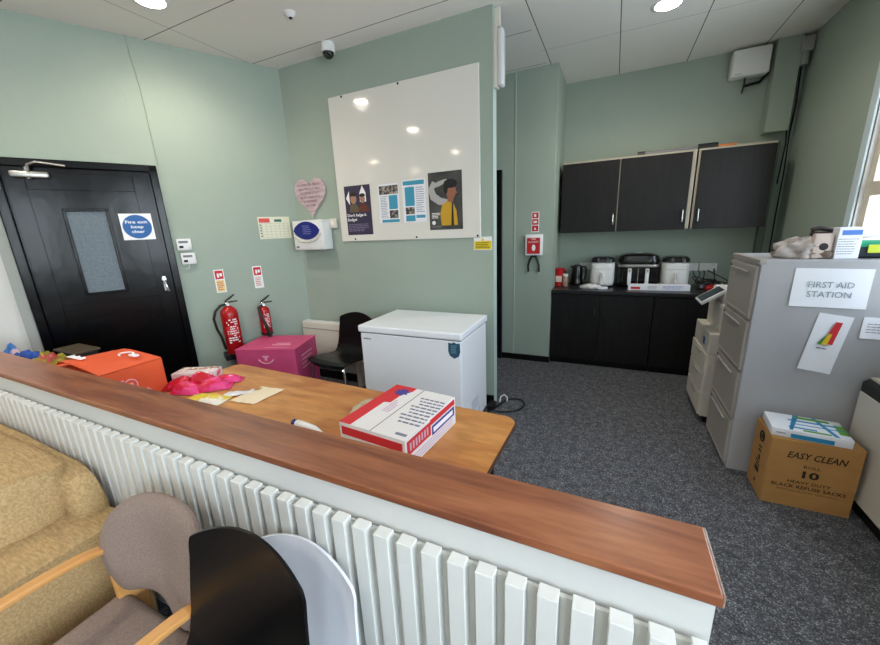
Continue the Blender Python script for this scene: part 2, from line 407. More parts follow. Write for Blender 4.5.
# cable up the wall
tag(MB().tube([wl(1.134,3.15,.008), wl(1.13,3.02,.008), wl(1.11,2.8,.008), wl(1.105,2.5,.008), wl(1.10,2.22,.008)], .004, 8).build('wall_cable', m_wall, smooth=True), 'thin painted cable running from the ceiling down to the black door', 'cable')

# ---------------------------------------------------------------- lights in the ceiling
m_lamp = mat('lamp_diffuser', (255,238,214), .5, emit=40)
def downlight(loc, label, power=29):
    t = thing('ceiling_downlight', label, 'ceiling light', loc, 0, 'recessed ceiling downlights')
    MB().lathe([(.062,-.001),(.095,-.006),(.108,-.004),(.112,0),(.062,0)]).build('rim', m_white, t, smooth=True)
    MB().lathe([(0,-.0045),(.09,-.0045),(.09,-.002),(0,-.002)]).build('diffuser', m_lamp, t)
    l = bpy.data.lights.new('downlight_lamp', 'SPOT'); l.energy = power; l.color = (1,.90,.78); l.shadow_soft_size = .085; l.spot_size = radians(158); l.spot_blend = .8
    lo = bpy.data.objects.new('downlight_lamp', l); COL.objects.link(lo); lo.location = (0,0,-.02); lo.parent = t
    return t
DL = [((-2.90,1.83), 'round ceiling downlight nearest the black exit door'), ((.25,3.65), 'round ceiling downlight in front of the kitchen cupboards'),
      ((-3.0,.34), 'round ceiling downlight over the sofa, behind the photographer'), ((-3.09,-1.69), 'round ceiling downlight further back behind the sofa'),
      ((-5.07,-1.57), 'round ceiling downlight far back on the left'), ((-4.96,-3.35), 'round ceiling downlight in the farthest rear left'), ((-.3,-1.2), 'round ceiling downlight behind the photographer')]
downlight((*DL[0][0], CE), DL[0][1])
for p, lb in DL[1:]:
    downlight((*p, CE), lb)
t = thing('smoke_detector', 'small round sensor on the ceiling left of the dome camera', 'sensor', (-2.22,2.38,CE))
MB().lathe([(0,-.03),(.02,-.03),(.03,-.022),(.036,-.01),(.045,-.003),(.045,0)]).build('housing', m_white, t, smooth=True)
MB().sphere((0,0,-.027), .014).build('lens', m_black, t, smooth=True)
t = thing('dome_camera', 'white dome security camera hanging from the ceiling above the white board', 'camera', (-2.29,2.85,CE))
MB().lathe([(0,-.07),(.056,-.07),(.06,-.05),(.06,-.012),(.054,0),(0,0)]).build('housing', m_white, t, smooth=True)
MB().sphere((0,0,-.07), .047, (1,1,1.0)).build('dome', mat('smoked_dome', (20,20,22), .08), t, smooth=True)
MB().sphere((.005,-.03,-.10), .017).build('lens', m_black, t, smooth=True)

# emergency light on the wall end
t = thing('emergency_light', 'long clear tube light fixed upright on the end of the board wall', 'light', (-.90, 3.045, 2.62))
MB().box(.001,.03,-.035,.035,.0,.40,.006).build('base', m_cream, t, smooth=True)
MB().box(.028,.075,-.04,.04,.005,.385,.018,3).build('cover', mat('frosted_cover', (210,212,212), .18), t, smooth=True)
MB().box(.002,.045,-.016,.016,.40,.52,.004).build('conduit', m_cream, t)

# ---------------------------------------------------------------- board wall objects
t = thing('white_board', 'large glossy white board screwed to the green wall', 'board', (-1.73, 3.0, 1.52))
MB().box(-.725,.725,-.02,-.001,0,1.28).build('panel', m_ceramic, t, bevel=.003)
for x, z in ((-.57,1.265),(.02,1.265),(-.56,.02),(.12,.02),(.70,.015)):
    MB().cyl((x,-.024,z),(x,-.019,z),.009,seg=12).build('screw', m_black, t)
BY = 2.979
# poster 1
t = thing('poster', 'dark purple poster of two people with white arrow shapes', 'poster', (-2.225, BY, 1.80), 0)
MB().box(-.145,.15,-.002,0,-.22,.23).build('sheet', mat('purple_print', (52,44,70), .5), t)
MB().prism([(-.13,.12),(-.09,.185),(-.09,.06)],-.0035,-.002).build('arrow_shape', m_whiteink, t); MB().prism([(.03,.16),(.065,.225),(.10,.16),(.10,.08),(.03,.08)],-.0028,-.002).build('arrow_shape', m_whiteink, t)
sk = mat('print_skin', (168,124,98), .6)
MB().sphere((-.045,-.003,.11),.035,(1,.05,1.25)).sphere((.06,-.0034,.105),.028,(1,.05,1.3)).build('printed_face', sk, t, smooth=True)
MB().prism([(-.10,-.01),(-.09,.05),(-.045,.075),(0,.05),(.015,-.01)],-.0034,-.002).build('printed_coat', mat('print_coat', (96,84,62), .6), t)
MB().prism([(.005,-.01),(.02,.05),(.06,.07),(.11,.045),(.14,-.01)],-.0036,-.002).build('printed_jacket', mat('print_jacket', (98,48,34), .6), t)
MB().sphere((-.045,-.0032,.15),.035,(1.05,.05,.6)).sphere((.06,-.0036,.138),.03,(1.05,.05,.6)).build('printed_hair', mat('print_hair', (40,26,22), .6), t, smooth=True)
text('Don\'t fudge it\nBudget', .075, m_whiteink, t, -.13, -.0045, -.06, w=.22, align='LEFT', bold=.02)
bars(t, mat('lilac_print', (120,112,140), .6), -.13, .12, -.19, -.115, 5, -.0025, seed=3)
# leaflets
t = thing('leaflet', 'white leaflet with a photo strip and blue block, beside the purple poster', 'leaflet', (-1.875, BY, 1.845), 0)
MB().box(-.115,.105,-.0015,0,-.17,.17).build('sheet', m_paper, t)
m_teal = mat('teal_print', (60,150,178), .6); m_photo = mat('photo_print', (60,50,48), .5, c2=(170,160,150), scale=30, lo=.45, hi=.62)
MB().box(-.10,.10,-.0025,-.0015,.08,.155).build('printed_photo', m_photo, t); MB().box(0,.09,-.0025,-.0015,-.13,-.06).build('printed_photo', m_photo, t)
MB().box(0,.09,-.0025,-.0015,-.05,.07).box(-.085,.10,-.0025,-.0015,-.165,-.14).build('blue_block', m_teal, t)
bars(t, m_greyink, -.09,-.01,-.13,.07,14,-.0018,seed=4,fill=.35)
t = thing('leaflet', 'white leaflet with a blue heading bar, beside the smoke poster', 'leaflet', (-1.61, BY, 1.85), 0)
MB().box(-.12,.11,-.0015,0,-.18,.18).build('sheet', m_paper, t)
MB().box(-.11,.10,-.0025,-.0015,.135,.17).box(-.095,0,-.0025,-.0015,-.04,.12).box(-.095,0,-.0025,-.0015,-.17,-.12).box(.01,.10,-.0025,-.0015,-.145,-.12).build('blue_block', m_teal, t)
MB().box(-.095,-.005,-.0025,-.0015,-.11,-.05).build('printed_photo', m_photo, t)
bars(t, m_greyink, .015,.10,-.10,.12,12,-.0018,seed=5,fill=.3)
# poster 2
t = thing('poster', 'dark poster of a person in a yellow jacket breathing out smoke', 'poster', (-1.315, BY, 1.83), 0)
MB().box(-.155,.155,-.002,0,-.235,.235).build('sheet', mat('charcoal_print', (40,40,44), .45, c2=(74,74,70), scale=6), t)
MB().tube([(-.10,0,.16),(-.13,0,.10),(-.11,0,.04),(-.05,0,.0),(.01,0,-.01),(.04,0,-.03)], [.018,.03,.035,.032,.026,.01]).tube([(-.12,0,.12),(-.06,0,.14),(0,0,.16),(.02,0,.17)], [.012,.02,.015,.006]).xf(Matrix.Diagonal((1,.04,1,1))).xf(Matrix.Translation((0,-.002,0))).build('printed_smoke', mat('smoke_print', (170,168,166), .6), t, smooth=True)
MB().prism([(-.04,-.20),(-.05,-.10),(-.03,-.03),(.02,0),(.07,-.02),(.10,-.08),(.11,-.20)],-.0034,-.002).build('printed_jacket', mat('jacket_print', (196,152,30), .6), t)
MB().prism([(.05,-.20),(.06,-.02),(.072,-.02),(.075,-.20)],-.0038,-.0034).build('printed_zip', m_ink, t)
MB().sphere((.055,-.0034,.075),.052,(.85,.04,1.2)).prism([(.02,-.01),(.02,.04),(.08,.04),(.07,-.01)],-.0034,-.002).prism([(.09,.085),(.115,.06),(.09,.055)],-.0034,-.002).build('printed_face', mat('print_skin2', (150,96,72), .6), t, smooth=True)
MB().sphere((.05,-.0042,.135),.062,(1,.04,.62)).sphere((.01,-.0042,.10),.028,(.8,.04,1.5)).build('printed_hair', m_ink, t, smooth=True)
bars(t, m_whiteink, -.13,-.05,-.14,-.09,4,-.0025,seed=18); MB().cyl((-.115,-.003,-.175),(-.115,-.002,-.175),.017).build('printed_badge', m_whiteink, t)
bars(t, m_greyink, -.14,-.03,-.215,-.20,1,-.0025,seed=9)
# heart plaque
t = thing('heart_plaque', 'pink whitewashed wooden heart plaque with writing, above the dispenser', 'plaque', (-2.80, 2.995, 1.985))
hp = []
for k in range(60):
    a = 2*pi*k/60; X = 16*sin(a)**3; Z = 13*cos(a)-5*cos(2*a)-2*cos(3*a)-cos(4*a)
    hp.append((X/16*.20, Z/17*.225-.0))
MB().prism(hp,-.018,0).build('heart', mat('whitewashed_pink', (180,148,158), .7, c2=(200,184,184), scale=10, stretch=(1,1,4)), t, bevel=.002)
m_plum = mat('plum_ink', (92,60,76), .7)
for k, (z, w) in enumerate(((.10,.32),(.06,.29),(.022,.25),(-.018,.26),(-.058,.19),(-.098,.13))):
    bars(t, m_plum, -w/2, w/2, z-.011, z+.011, 2, -.0182, name='painted_writing', seed=30+k, fill=.42, ragged=.1)
# dispenser
t = thing('towel_dispenser', 'white paper towel dispenser with a dark blue window, under the pink heart', 'dispenser', (-2.775, 2.995, 1.45))
MB().box(-.20,.19,-.14,0,0,.29,.012,3).build('body', m_white, t, smooth=True)
MB().prism([(.10,.01),(.16,.02),(.165,.25),(.14,.275)],-.1395,-.02).build('side_panel', mat('pale_grey_plastic', (200,204,212), .4), t)
lens = [(-.185+.34*k/16, .19+.088*sin(pi*k/16)**.6) for k in range(17)]+[(.155-.34*k/16, .19-.088*sin(pi*k/16)**.6) for k in range(17)][1:-1]
MB().prism(lens,-.145,-.139).build('blue_window', m_navy, t)
MB().tube([(-.185,-.142,.13),(-.10,-.145,.085),(0,-.146,.078),(.10,-.145,.10),(.165,-.142,.16)], .008).build('tray_lip', m_cream, t, smooth=True)
bars(t, mat('pale_blue_lettering', (150,160,220), .5), -.06,.06,.15,.245,5,-.1456,seed=2,fill=.2)
bars(t, m_ink, -.17,-.12,.022,.04,1,-.1412,seed=2,fill=.7,name='maker_mark')
t = thing('wall_box', 'small cream wall switch box behind the towel dispenser', 'switch', (-2.545,2.995,1.70))
MB().box(-.045,.045,-.03,0,-.045,.045,.006).build('box', m_cream, t, smooth=True); MB().box(-.015,.015,-.036,-.03,-.02,.02,.002).build('rocker', m_white, t)
# yellow sign
t = thing('warning_sign', 'small yellow and white warning sign below the board corner', 'sign', (-.992,2.998,1.47))
MB().box(-.08,.08,-.002,0,-.055,.055).build('plate', m_whiteink, t); MB().box(-.075,.075,-.003,-.002,-.05,.02).build('yellow_panel', m_yellow, t)
MB().prism([(-.015,.022),(.015,.022),(0,.05)],-.003,-.002).build('warning_symbol', m_yellow, t)
bars(t, m_ink, -.06, .06, -.042, .012, 4, -.0034, seed=21, fill=.4)
# storage heater
t = thing('storage_heater', 'cream electric heater standing against the wall behind the black chair', 'heater', (-2.70,2.93,.28))
MB().box(-.36,.47,-.045,.05,0,.40,.012,3).build('case', m_cream, t, smooth=True)
MB().box(-.35,.46,-.049,-.045,.325,.333).build('seam', mat('beige_seam', (150,144,132), .5), t)  # case seam as a darker beige strip
MB().box(-.35,.46,-.03,.04,.3995,.4035).build('top_grille', m_white, t)
for x in (-.30,.35): MB().box(x-.03,x+.03,-.03,.04,-.28,.005).build('foot', m_cream, t)

# ---------------------------------------------------------------- door wall objects
t = thing('exit_sign', 'white square sign with blue disc reading Fire exit keep clear, on the door', 'sign', wl(1.333,1.722,.027), RW)
MB().box(-.105,.105,-.002,0,-.105,.105).build('plate', m_whiteink, t)
MB().cyl((0,-.003,0),(0,-.002,0),.095,seg=40).build('blue_disc', m_blue, t)
text('Fire exit\nkeep\nclear', .10, m_whiteink, t, 0,-.0036,0, w=.145, bold=.015)
gr = 'thermostat units stacked beside the door'
t = thing('thermostat', 'white thermostat unit beside the door, upper of the pair', 'thermostat', wl(1.037,1.56,.001), RW, gr)
MB().box(-.055,.055,-.028,0,-.05,.05,.006).build('case', m_white, t, smooth=True)
MB().box(-.04,.03,-.030,-.028,.012,.032).build('display', m_greyink, t); MB().box(-.04,-.01,-.031,-.028,-.03,-.01).build('button', m_ink, t)
dup(t, wl(1.025,1.435,.001), RW, 'white thermostat unit beside the door, lower of the pair')
tag(MB().tube([wl(1.03,1.384,.01), wl(1.035,1.35,.015), wl(1.06,1.345,.01)], .003, 8).build('thermostat_cable', m_white, smooth=True), 'short white wire under the lower thermostat', 'cable')
# calendar sheet
t = thing('wall_chart', 'cream wall chart with red heading and grid, left of the dispenser', 'chart', wl(.24,1.685,.001), RW)
MB().box(-.155,.15,-.002,0,-.11,.105).build('sheet', mat('cream_paper', (226,224,200), .8), t)
MB().box(-.145,-.045,-.003,-.002,.05,.09).build('red_heading', mat('coral_print', (214,80,76), .7), t); MB().box(.0,.07,-.003,-.002,.055,.08).build('green_heading', mat('green_print', (50,110,96), .7), t)
b = MB()
for k in range(6): b.box(-.145,.14,-.0026,-.002,.04-k*.027,.0412-k*.027)
for k in range(7): b.box(-.125+k*.042,-.1238+k*.042,-.0026,-.002,-.10,.045)
b.build('grid_lines', m_greyink, t); bars(t, m_ink, -.145,-.128,-.095,.04,5,-.003,seed=4,ragged=0,fill=.4)
def ext_sign(s, z, label, red2, rot=0):
    t = thing('extinguisher_sign', label, 'sign', wl(s,z,.001), RW, 'fire equipment signs above the extinguishers')
    MB().box(-.042,.042,-.002,0,-.11,.11).build('plate', m_whiteink, t)
    MB().box(-.034,.034,-.003,-.002,.02,.10).build('red_panel', m_redflat, t)
    MB().box(-.018,-.002,-.004,-.003,.035,.075).sphere((.014,-.0035,.06),.012,(1,.1,1.4)).build('pictogram', m_whiteink, t)
    MB().box(-.034,.034,-.003,-.002,-.10,.01).build('lower_panel', mat('pale_yellow_print' if red2 else 'pale_print', (236,212,150) if red2 else (232,232,228), .7), t)
    bars(t, m_redflat, -.028,.028,-.09,.0,5,-.0034,seed=int(s*10),fill=.4)
    return t
ext_sign(.812,1.203,'red and cream fire extinguisher sign over the larger extinguisher',1)
ext_sign(.474,1.205,'red and white fire extinguisher sign over the smaller extinguisher',0)
def extinguisher(s, ztop, zbot, r, label, hose, lean=0):
    t = thing('fire_extinguisher', label, 'fire extinguisher', wl(s, zbot, r+.012), RW)
    t.rotation_euler = (0, lean, RW)
    H = ztop-zbot-.075
    MB().lathe([(0,.0),(r*.85,.0),(r,.02),(r,H*.84),(r*.92,H*.91),(r*.6,H*.97),(r*.34,H),(0,H)], seg=32).build('cylinder', m_red, t, smooth=True)
    MB().lathe([(r*1.01,.005),(r*1.03,.012),(r*1.03,.022),(r*1.01,.03)], seg=32).build('base_ring', m_black, t, smooth=True)
    MB().lathe([(.016,H-.005),(.02,H+.005),(.02,H+.03),(.012,H+.042),(0,H+.042)]).cyl((-.03,0,H+.02),(.015,-.02,H+.02),.009).build('valve', m_chrome, t, smooth=True)
    MB().prism([(-.02,H+.04),(.03,H+.065),(.075,H+.10),(.07,H+.108),(.02,H+.078),(-.02,H+.052)],-.009,.009).prism([(-.01,H+.03),(.09,H+.032),(.092,H+.042),(-.01,H+.044)],-.008,.008).build('lever', m_black, t, bevel=.002)
    MB().cyl((0,-.018,H+.018),(0,-.03,H+.018),.014).build('gauge', m_whiteink, t)
    # label wraps the front
    b = MB(); n = 12
    for k in range(n):
        a0 = -pi/2-.8+1.6*k/n; a1 = -pi/2-.8+1.6*(k+1)/n; rr = r*1.004
        b.prism([(rr*cos(a0), rr*sin(a0)), (rr*cos(a1), rr*sin(a1)), (rr*.99*cos(a1), rr*.99*sin(a1)), (rr*.99*cos(a0), rr*.99*sin(a0))], H*.42, H*.62, 'z')
    rr2 = random.Random(5)
    lb = b.build('label', m_redflat, t)
    b = MB()
    for z in [H*(.28+.045*k) for k in range(11)]:
        a = -pi/2-.65
        while a < -pi/2+.6:
            w = rr2.uniform(.1,.35); a1 = min(a+w, -pi/2+.65); q = r*1.012
            if rr2.random() < .8: b.prism([(q*cos(a), q*sin(a)), (q*cos(a1), q*sin(a1)), (q*.985*cos(a1), q*.985*sin(a1)), (q*.985*cos(a), q*.985*sin(a))], z, z+H*.025, 'z')
            a = a1+.06
    b.build('printed_instructions', m_whiteink, t)
    if hose:
        MB().tube([(-.02,-.01,H+.02),(-.06,-.02,H+.015),(-.11,-.03,H-.03),(-.135,-.03,H-.10),(-.125,-.03,H-.2),(-.10,-.03,H*.42),(-.085,-.02,H*.2),(-.08,-.01,.08)], [.011]*7+[.014], 12).build('hose', m_black, t, smooth=True)
        MB().box(-.10,.03,-.05,.09,-.035,.03,.008).build('bracket', m_black, t)
    else:
        MB().tube([(-.01,-.02,H+.015),(-.05,-.03,H+.0),(-.045,-.055,H-.08),(-.02,-.07,H-.17),(.0,-.072,H-.26),(.01,-.07,H-.32)], [.011,.012,.013,.015,.018,.022], 12).build('hose', m_black, t, smooth=True)
        MB().box(-.03,.03,r,r+.012,H*.4,H*.8).build('bracket', m_black, t)
    return t
extinguisher(.80,1.045,.48,.076,'large red fire extinguisher with black hose, nearer the door','h')
extinguisher(.485,.99,.615,.054,'smaller red extinguisher with black horn, nearer the corner',None)

# ---------------------------------------------------------------- tables and their load
def rounded(x0,x1,y0,y1,r,n=6):
    P = []
    for cx, cy, a in ((x1-r,y1-r,0),(x0+r,y1-r,90),(x0+r,y0+r,180),(x1-r,y0+r,270)):
        for k in range(n+1):
            q = radians(a+90*k/n); P.append((cx+r*cos(q), cy+r*sin(q)))
    return P
t = thing('meeting_table', 'long oak veneered table with rounded corners along the partition', 'table', (-1.37,1.185,0), radians(-2.0))
MB().prism(rounded(-1.01,1.01,-.375,.385,.06),.708,.73,'z').build('tabletop', m_tablewood, t)
b = MB(); o_ = rounded(-1.0135,1.0135,-.3785,.3885,.0635)
MB().prism(o_,.707,.7285,'z').build('edge_band', mat('dark_edge_band', (84,52,34), .4), t)
for x in (-.9,.9):
    for y in (-.30,.31): MB().cyl((x,y,0),(x,y,.708),.018,seg=16).build('leg', m_black, t, smooth=True)
MB().box(-.9,.9,-.31,-.28,.66,.705).box(-.9,.9,.29,.32,.66,.705).build('frame', m_black, t)
t = thing('side_table', 'shallow wooden table under the orange box at the partition', 'table', (-3.15,1.0,0))
MB().box(-.74,.73,-.215,.20,.705,.728).build('tabletop', m_tablewood, t, bevel=.004)
for x in (-.74,.68):
    for y in (-.17,.16): MB().box(x-.018,x+.018,y-.018,y+.018,0,.705).build('leg', m_black, t)
MB().box(-.74,.68,-.18,-.16,.64,.705).build('apron', m_black, t)

# orange box
t = thing('orange_box', 'orange delivery box with its lid flap slightly raised', 'box', (-2.60,.985,.728), radians(1))
b = MB().box(-.285,.225,-.155,.16,0,.20); b.build('body', m_orange, t, bevel=.003)
def flapf(u, v):
    x = -.215+.44*u; y = .158-.30*v-.02*sin(pi*u); z = .206+.045*sin(pi*u**.8)**.9*(.65+.35*v)+.012*v*(1-u)
    return (x, y, z)
MB().grid(flapf, 14, 8, .004).build('lid_flap', m_orange, t, smooth=True)
fl = MB()
for u in (0,): pass
b = MB()
for k in range(8): b.box(-.135+.019*k, -.123+.019*k, -.118, -.092 if k % 3 else -.085, .262, .266)
b.build('lettering', m_whiteink, t)
b = MB()
b.tube([(.10+.045*cos(a), .05+.03*sin(a), .25) for a in [radians(60+30*k) for k in range(8)]], .004, 6); b.box(.11,.17,.055,.08,.236,.246)
b.build('logo', m_whiteink, t)
# side print, on the end facing +X
b = MB(); R_ = []
b.tube([(.2265, -.02+.032*cos(a), .10+.036*sin(a)) for a in [2*pi*k/20 for k in range(21)]], .004, 6)
b.box(.225,.227,-.032,-.008,.085,.115)
for k in range(4): b.box(.225,.2268,-.135,-.07+.008*k,.075+.02*k,.083+.02*k)
b.prism([(.03,.035),(.055,.06),(.075,.035)],.225,.2268,'x')
b.build('end_print', m_pinkprint, t)

# pink box
t = thing('pink_box', 'bright pink cardboard box below the fire extinguishers', 'box', (-2.885,2.385,0), radians(20))
W2, D2 = .285, .225
MB().box(-W2,W2,-D2,D2,0,.60).build('body', m_pink, t, bevel=.004)
MB().box(-W2-.003,W2+.003,-D2-.003,D2+.003,.598,.606).build('lid', m_pink, t, bevel=.003)
MB().prism([(-D2+.02,.36),(-D2+.02,.47),(-D2+.2,.54),(D2-.02,.54),(D2-.02,.36)],W2,W2+.004,'x').build('side_flap', m_pink, t)
b = MB().box(-.03,.03,-D2-.002,-D2,.53,.545).box(-.012,.012,-D2-.002,-D2,.50,.53)
b.tube([(.075*cos(a), -D2-.001, .53+.06*sin(a)) for a in [radians(200+140*k/12) for k in range(13)]], .006, 6)
b.build('logo', m_pinkprint, t)
b = MB(); b.box(.0,.18,-.10,-.08,.606,.6075); b.box(.02,.16,-.05,-.035,.606,.6075); b.box(-.03,.2,-.17,-.163,.606,.6075); b.build('lid_print', m_pinkprint, t)
b = MB()
for k in range(4): b.box(W2+.004,W2+.0052,-.12,.10-.02*k,.50-.04*k,.512-.04*k)
b.build('side_print', m_pinkprint, t)

def crumple(name, m, loc, sc, seed, amp=.35, fr=2.2, parent=None, sub=4, flat=True):
    bm = bmesh.new(); bmesh.ops.create_icosphere(bm, subdivisions=sub, radius=1)
    for v in bm.verts:
        p = v.co*fr+Vector((seed*3.1, seed*1.7, seed))
        n = noise.noise(p)*amp+abs(noise.noise(p*2.7))*amp*.6
        v.co = v.co*(1+n)
        if v.co.z < -.55: v.co.z = -.55
        v.co = Vector((v.co.x*sc[0], v.co.y*sc[1], (v.co.z+.55)*sc[2]))
    me = bpy.data.meshes.new(name); bm.to_mesh(me); bm.free(); o = bpy.data.objects.new(name, me); COL.objects.link(o); me.materials.append(m)
    me.polygons.foreach_set('use_smooth', [True]*len(me.polygons))
    o.location = loc
    if parent is not None: o.parent = parent
    return o
# packets on the table
m_pk = mat('pink_sweet_wrapper', (214,28,70), .22, c2=(232,70,140), scale=14, lo=.45, hi=.55, bump=.5, bscale=40)
m_pk2 = mat('red_pink_wrapper', (196,20,44), .22, c2=(222,60,120), scale=20, lo=.5, hi=.6, bump=.5, bscale=40)
m_pw = mat('white_sweet_wrapper', (230,214,214), .3, c2=(222,90,120), scale=16, lo=.56, hi=.64, bump=.3, bscale=30)
g = 'sweet packets on the oak table'
def packet(loc, rz, L, Wd, H_, m, label, seed):
    t = thing('sweet_packet', label, 'packet', loc, rz, g)
    def f(u, v):
        x = (u-.5)*L; y = (v-.5)*Wd; e = (sin(pi*u)**.5)*(sin(pi*v)**.5)
        nz = noise.noise(Vector((x*18+seed, y*18, seed)))*.012
        return (x+nz*.3, y+nz*.3, .003+H_*e*(.85+noise.noise(Vector((x*9,y*9,seed)))*.5)+abs(nz)*.5)
    MB().grid(f, 26, 18, .002).build('pouch', m, t, smooth=True)
    for sx in (-1,1):
        x = sx*L/2; MB().prism([(x-sx*.01, -Wd/2), (x+sx*.014, -Wd/2), (x+sx*.014, Wd/2), (x-sx*.01, Wd/2)], .002, .006, 'z').build('crimped_end', m, t)
    return t
t = thing('sweet_box', 'white patterned flat box lying behind the pink sweet packets', 'box', (-2.34,1.31,.731), .42)
MB().box(-.13,.12,-.06,.06,0,.065,.004).build('body', m_pw, t, smooth=True)
MB().box(-.128,.118,.01,.05,.065,.0658).build('printed_band', mat('tan_pattern', (170,110,80), .6, c2=(236,226,220), scale=40, lo=.48, hi=.52), t)
packet((-2.315,1.185,.731), .35, .17,.11,.075, m_pk2, 'red and pink sweet packet at the left of the pile, beside the orange box', 3)
packet((-2.205,1.165,.731), .30, .17,.10,.070, m_pk, 'bright pink sweet packet at the front of the pile nearest the partition', 2)
packet((-2.215,1.265,.731), .55, .17,.10,.095, m_pk2, 'plump red and pink sweet packet leaning against the white box', 1)
packet((-2.11,1.245,.731), .75, .18,.10,.075, m_pk, 'small pink sweet packet at the right end of the pile', 4)
packet((-2.13,1.355,.731), .65, .15,.08,.050, m_pk, 'bright pink sweet packet at the back of the pile', 6)
m_yl = mat('yellow_snack_wrapper', (222,196,60), .35, c2=(236,232,224), scale=12, lo=.54, hi=.60, bump=.4, bscale=40)
packet((-1.99,1.125,.731), .25, .22,.11,.035, m_yl, 'yellow and white packet in front of the pink sweets', 5)
# envelope / cream paper bag
t = thing('paper_bag', 'flat cream paper bag lying on the oak table', 'paper bag', (-1.765,1.275,.731), .1)
def f(u, v): return ((u-.5)*.17+.03*(v-.5), (v-.5)*.20, .004+.012*sin(pi*u)*sin(pi*v)+.004*noise.noise(Vector((u*4,v*4,0))))
MB().grid(f, 14, 14, .0015).build('bag', mat('cream_bag_paper', (236,220,190), .8), t, smooth=True)
MB().prism([(-.06,.03),(-.03,.03),(-.03,.07),(-.06,.07)],.011,.012,'z').build('printed_mark', mat('tan_print', (180,140,90), .7), t)
t = thing('scrap_paper', 'torn scrap of white packaging beside the yellow packet', 'paper', (-1.86,1.26,.731), .5)
def f(u, v): return ((u-.5)*.20, (v-.5)*.06, .006+.02*abs(noise.noise(Vector((u*5,v*3,2)))))
MB().grid(f, 14, 6, .001).build('scrap', mat('foil_scrap', (224,222,226), .3), t, smooth=True)
t = thing('marker_tube', 'white squeezy tube with a blue cap lying on the table', 'tube', (-1.20,1.085,.752), radians(-6))
MB().tube([(-.075,0,0),(-.05,0,0),(.04,0,0),(.09,0,-.004)], [.018,.02,.018,.006], 14).build('tube', m_white, t, smooth=True)
MB().cyl((-.10,0,0),(-.072,0,0),.016).build('cap', m_navy, t, smooth=True)
# white and red carton
t = thing('food_carton', 'white and red cardboard carton on the oak table', 'carton', (-.782,1.212,.7305), radians(-5))
CX, CY, CH = .163, .198, .13
m_carton = mat('white_carton', (228,224,222), .6); m_cred = mat('carton_red', (206,40,48), .6); m_cblue = mat('carton_blue', (66,62,140), .6)
MB().box(-CX,CX,-CY,CY,0,CH).build('body', m_carton, t, bevel=.002)
MB().box(-.0015,.0015,-CY,CY,CH-.001,CH+.0008).build('lid_seam', mat('carton_seam', (110,100,92), .8), t)  # lid joint as a thin grey-brown strip
b = MB().prism([(-CX,-CY),(-CX+.06,-CY),(-CX+.06,CY*.1),(-CX+.09,CY*.15),(-CX+.09,CY*.75),(-CX+.12,CY*.8),(-CX+.12,CY),(-CX,CY)],CH,CH+.001,'z')
b.box(-CX+.012,CX-.012,-CY-.001,-CY,CH*.60,CH*.88); b.box(CX,CX+.001,-CY+.012,-.02,CH*.45,CH*.9); b.box(CX,CX+.001,-.02,CY-.01,CH*.76,CH*.95)
b.build('red_band', m_cred, t)
b = MB(); star = []
for k in range(16):
    q = 2*pi*k/16; rr = .038 if k % 2 else .024; star.append((-.085+rr*cos(q)*1.1, .135+rr*sin(q)))
b.prism(star,CH+.001,CH+.002,'z'); b.box(.02,CX-.015,-CY-.0015,-CY,CH*.30,CH*.52); b.box(CX,CX+.0015,-.01,CY-.015,CH*.38,CH*.70)
b.build('blue_badge', m_cblue, t)
r_ = random.Random(3); b = MB()
for k in range(9):
    y = .12-k*.026; x = .03+.012*(k%3)
    while x < .155: w = r_.uniform(.012,.03); b.box(x,min(x+w,.16),y-.005,y+.005,CH,CH+.001); x += w+.005
MB().box(.10,.15,-.175,-.16,CH,CH+.001).build('corner_print', mat('grey_blue_ink', (120,122,140), .7), t)
b.build('printed_text', mat('grey_blue_ink', (120,122,140), .7), t)
b = MB()
for k in range(3): b.box(-.062+.014*k,-.055+.014*k,-.05,.06-.02*k,CH,CH+.001)
b.build('lid_print', mat('pale_lilac_ink', (206,180,196), .7), t); b = MB()
for k in range(7): b.box(CX+.001,CX+.0018,-.17+.02*k,-.16+.02*k,CH*.55,CH*.8)
for k in range(3): b.box(CX,CX+.001,-CY+.02,CY-.03,CH*(.08+.1*k),CH*(.12+.1*k))
b.build('pale_print', mat('pale_lilac_ink', (206,180,196), .7), t)
MB().box(.03,CX-.025,-CY-.0022,-CY-.0015,CH*.36,CH*.46).box(CX+.0015,CX+.002,.0,CY-.03,CH*.46,CH*.62).build('badge_lettering', m_whiteink, t)
t = thing('plastic_wrap', 'clump of clear torn wrap behind the white and red carton', 'wrap', (-1.05,1.32,.731))
crumple('wrap', mat('yellowish_wrap', (206,190,160), .25), (0,0,0), (.05,.08,.035), 4, .5, 2.6, t)

# bags at the far left
g2 = 'odds and ends at the far end of the partition'
t = thing('snack_bag', 'crumpled yellow green and red snack bag at the far end of the partition', 'bag', (-3.20,.93,.728), 0, g2)
crumple('bag', mat('olive_snack_wrapper', (150,138,40), .3, c2=(170,60,60), scale=12, lo=.5, hi=.58), (0,0,0), (.13,.09,.13), 2, .35, 2.8, t)
t = thing('storage_tub', 'low dark box behind the crumpled yellow snack bag', 'box', (-3.30,1.10,.728), 0, g2)
MB().box(-.12,.16,-.06,.06,0,.175).build('body', m_black, t, bevel=.01); MB().box(-.13,.17,-.07,.07,.17,.185).build('lid', mat('dull_brown_lid', (70,60,42), .5), t, bevel=.004)
t = thing('blue_cloth', 'rumpled bright blue cloth at the far end of the partition', 'cloth', (-3.50,.93,.728), 0, g2)
crumple('cloth', mat('blue_cloth', (40,84,170), .7), (0,0,0), (.12,.08,.12), 6, .4, 2.6, t)
t = thing('carrier_bag', 'blue and white carrier bag at the photo\'s left edge', 'bag', (-3.80,.94,.728), 0, g2)
